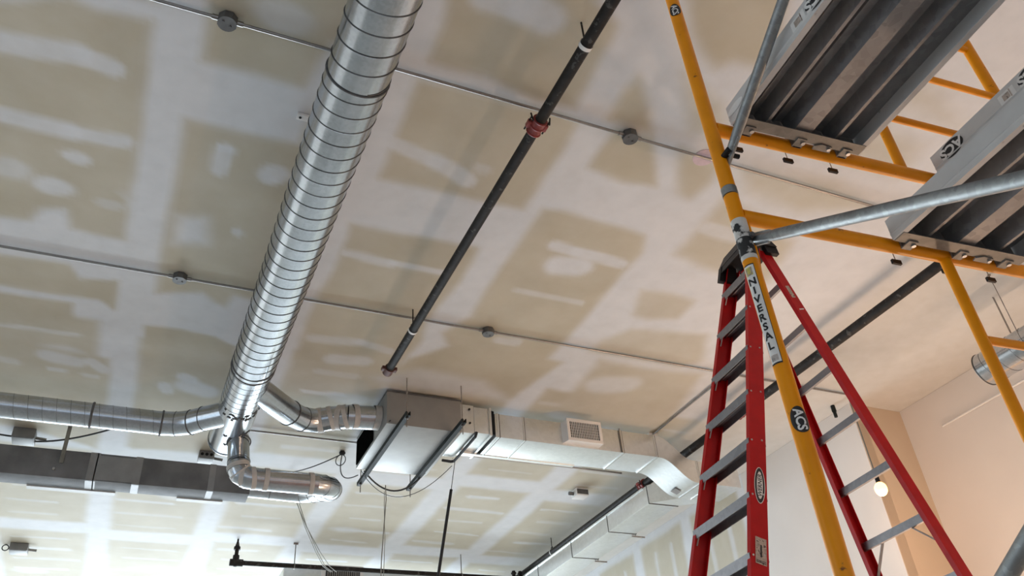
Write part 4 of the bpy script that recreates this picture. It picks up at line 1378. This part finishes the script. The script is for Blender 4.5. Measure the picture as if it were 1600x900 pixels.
q = atz(38, 682, H - .05)
b1 = ceiling_box(q.x, q.y, .19, 'square grey box with a drooping black cable above the plenum at far left', 'paleBox', .10)
MB().tube(arc((q.x + .08, q.y, H - .09), (q.x + .45, q.y - .25, H - .18), (q.x + .98, q.y - .62, H - .04), 18), .009, 8).build('cable', 'cable', b1)
MB().tube(arc((q.x - .10, q.y, H - .06), (q.x - .3, q.y - .03, H - .07), (q.x - .9, q.y - .1, H - .01), 10), .009, 8).build('cable', 'cable', b1)
q = atz(322, 713, H - .03)
ceiling_box(q.x, q.y, .15, 'small grey box with three dark knockouts beside the spiral duct end', 'paleBox', .08, True)
q = atz(30, 857, H - .04)
b3 = ceiling_box(q.x, q.y, .20, 'pale grey box on the far ceiling in the lower left corner', 'paleBox', .09)
MB().ring((q.x - .15, q.y, H - .04), (0, 1, 0), .035, .006, 16).build('cable', 'cable', b3)
q = atz(905, 769, H - .04)
em = thing('emergency_light', (q.x, q.y, H - .1), 'small white emergency light on the ceiling below the bright duct', 'emergency light')
MB().box2((q.x - .06, q.y - .05, H - .095), (q.x + .10, q.y + .10, H - .003), .006).build('housing', 'white', em)
MB().cyl((q.x - .12, q.y + .04, H - .05), (q.x - .05, q.y + .04, H - .05), .022, 12).build('lamp_head', 'boxsteel', em)
MB().box2((q.x - .055, q.y - .053, H - .08), (q.x + .095, q.y - .048, H - .02)).build('face_plate', 'boxsteel', em)

# loose wires
q = atz(535, 705, H)
wr = thing('wire_bundle', (q.x, q.y, H - .03), 'black wires fanning from a dark ceiling plug left of the fan unit', 'wire')
MB().sphere((q.x, q.y, H - .02), .035, (1, 1, .7), 12).build('plug', 'black', wr)
MB().tube(arc((q.x, q.y, H - .03), (q.x - .30, q.y + .25, H - .15), (q.x - .42, q.y + .62, H - .02), 14), .006, 8).build('wire', 'cable', wr)
MB().tube(arc((q.x, q.y, H - .03), (q.x + .02, q.y + .35, H - .25), (q.x + .18, q.y + .02, H - .24), 12), .006, 8).build('wire', 'cable', wr)
lo = [Vector((q.x, q.y, H - .03)) + Vector((.05 * math.sin(a) , .06 * (1 - math.cos(a)), -.07 * (1 - math.cos(a)) / 2 - .01)) for a in [i * 2 * PI / 14 for i in range(15)]]
MB().tube(lo, .005, 8).build('wire', 'cable', wr)
w2 = thing('hanging_wires', (2.4, 8.0, 3.3), 'dark wires sagging under the back of the fan unit', 'wire', 'loose hanging wires')
MB().tube(arc((2.02, 7.66, ub + .0), (2.40, 7.90, 3.16), (2.62, 7.55, ub), 16), .009, 8).build('wire', 'cable', w2)['label'] = 'thick black wire'
MB().tube(arc((1.99, 7.66, ub), (2.42, 7.95, 3.02), (2.82, 7.30, 3.43), 20), .0035, 6).build('wire', 'cable', w2)['label'] = 'thin looping wire'
MB().tube([(2.26, 7.72, 3.34), (2.275, 7.74, 3.2), (2.262, 7.75, 2.95), (2.245, 7.76, 2.6), (2.235, 7.76, 2.0)], .005, 6).build('wire', 'paleCable', w2)['label'] = 'pale wire hanging straight down'
MB().tube([(2.255, 7.74, 3.28), (2.26, 7.75, 3.1), (2.275, 7.76, 2.8), (2.262, 7.76, 2.0)], .003, 6).build('wire', 'paleCable', w2)['label'] = 'second pale wire hanging straight down'
w3 = thing('hanging_wires', (1.5, 8.2, 3.2), 'pale wires hanging from a tangle at the plenum end', 'wire', 'loose hanging wires')
for a, b in ((0, 0), (.05, .03), (-.02, .10)):
    p0 = atz(463 + a * 60, 782, 3.36); p1 = aty(505 + b * 100, 885, 9.6)
    MB().tube([p0, p0.lerp(p1, .3) + Vector((0, 0, -.05)), p0.lerp(p1, .7) + Vector((0, 0, -.04)), p1, p1 + Vector((.2, .5, .1))], .004, 6).build('wire', 'paleCable', w3)
tg = MB()
rs = random.Random(2)
c0 = atz(458, 776, 3.34)
for i in range(7):
    pts = [c0 + Vector((rs.uniform(-.08, .08), rs.uniform(-.04, .04), rs.uniform(-.04, .05))) for _ in range(5)]
    tg.tube(pts, .004, 6)
tg.build('tangle', 'cable', w3)
dp = thing('drop_tube', (3.0, 7.9, 2.6), 'dark tube hanging on a thin wire right of the fan unit', 'tube')
a_ = Vector((3.06, 7.90, H - .003)); b_2 = aty(705, 765, 7.9); c_ = aty(681, 925, 7.9)
MB().tube([aty(712, 712, 7.9), b_2], .004, 6).build('wire', 'cable', dp)
MB().tube([b_2, c_], .016, 10).build('tube', 'rubber', dp)
MB().tube([aty(712, 712, 7.9), a_], .004, 6).build('wire', 'cable', dp)
stb = atx(1305, 647, 6.45)
ss = thing('sprinkler_drop', (stb.x, stb.y, stb.z), 'small dark stub hanging near the painted wall between the ladder rungs', 'pipe stub')
MB().cyl((stb.x, stb.y, stb.z - .035), (stb.x, stb.y, stb.z + .03), .018, 12).build('stub', 'strut', ss)
MB().cyl((stb.x, stb.y, stb.z + .028), (stb.x, stb.y, H - .003), .024, 12, .022).build('threaded_collar', 'strut', ss)

# pendant bulb
pb = thing('pendant_bulb', (5.711, 4.80, 2.42), 'lit bare bulb hanging on a thin cord by the tan wall', 'lamp')
MB().cyl((5.708, 4.803, 2.60), (5.705, 4.806, H - .003), .006, 8).build('cord', 'paleCable', pb)
MB().cyl((5.709, 4.802, 2.53), (5.709, 4.802, 2.60), .019, 16).build('socket', 'black', pb)
MB().sphere((5.711, 4.80, 2.470), .052, (1, 1, 1.15), 24).build('bulb', 'bulb', pb)

for o in bpy.data.objects:
    if '_w' in o: del o['_w']
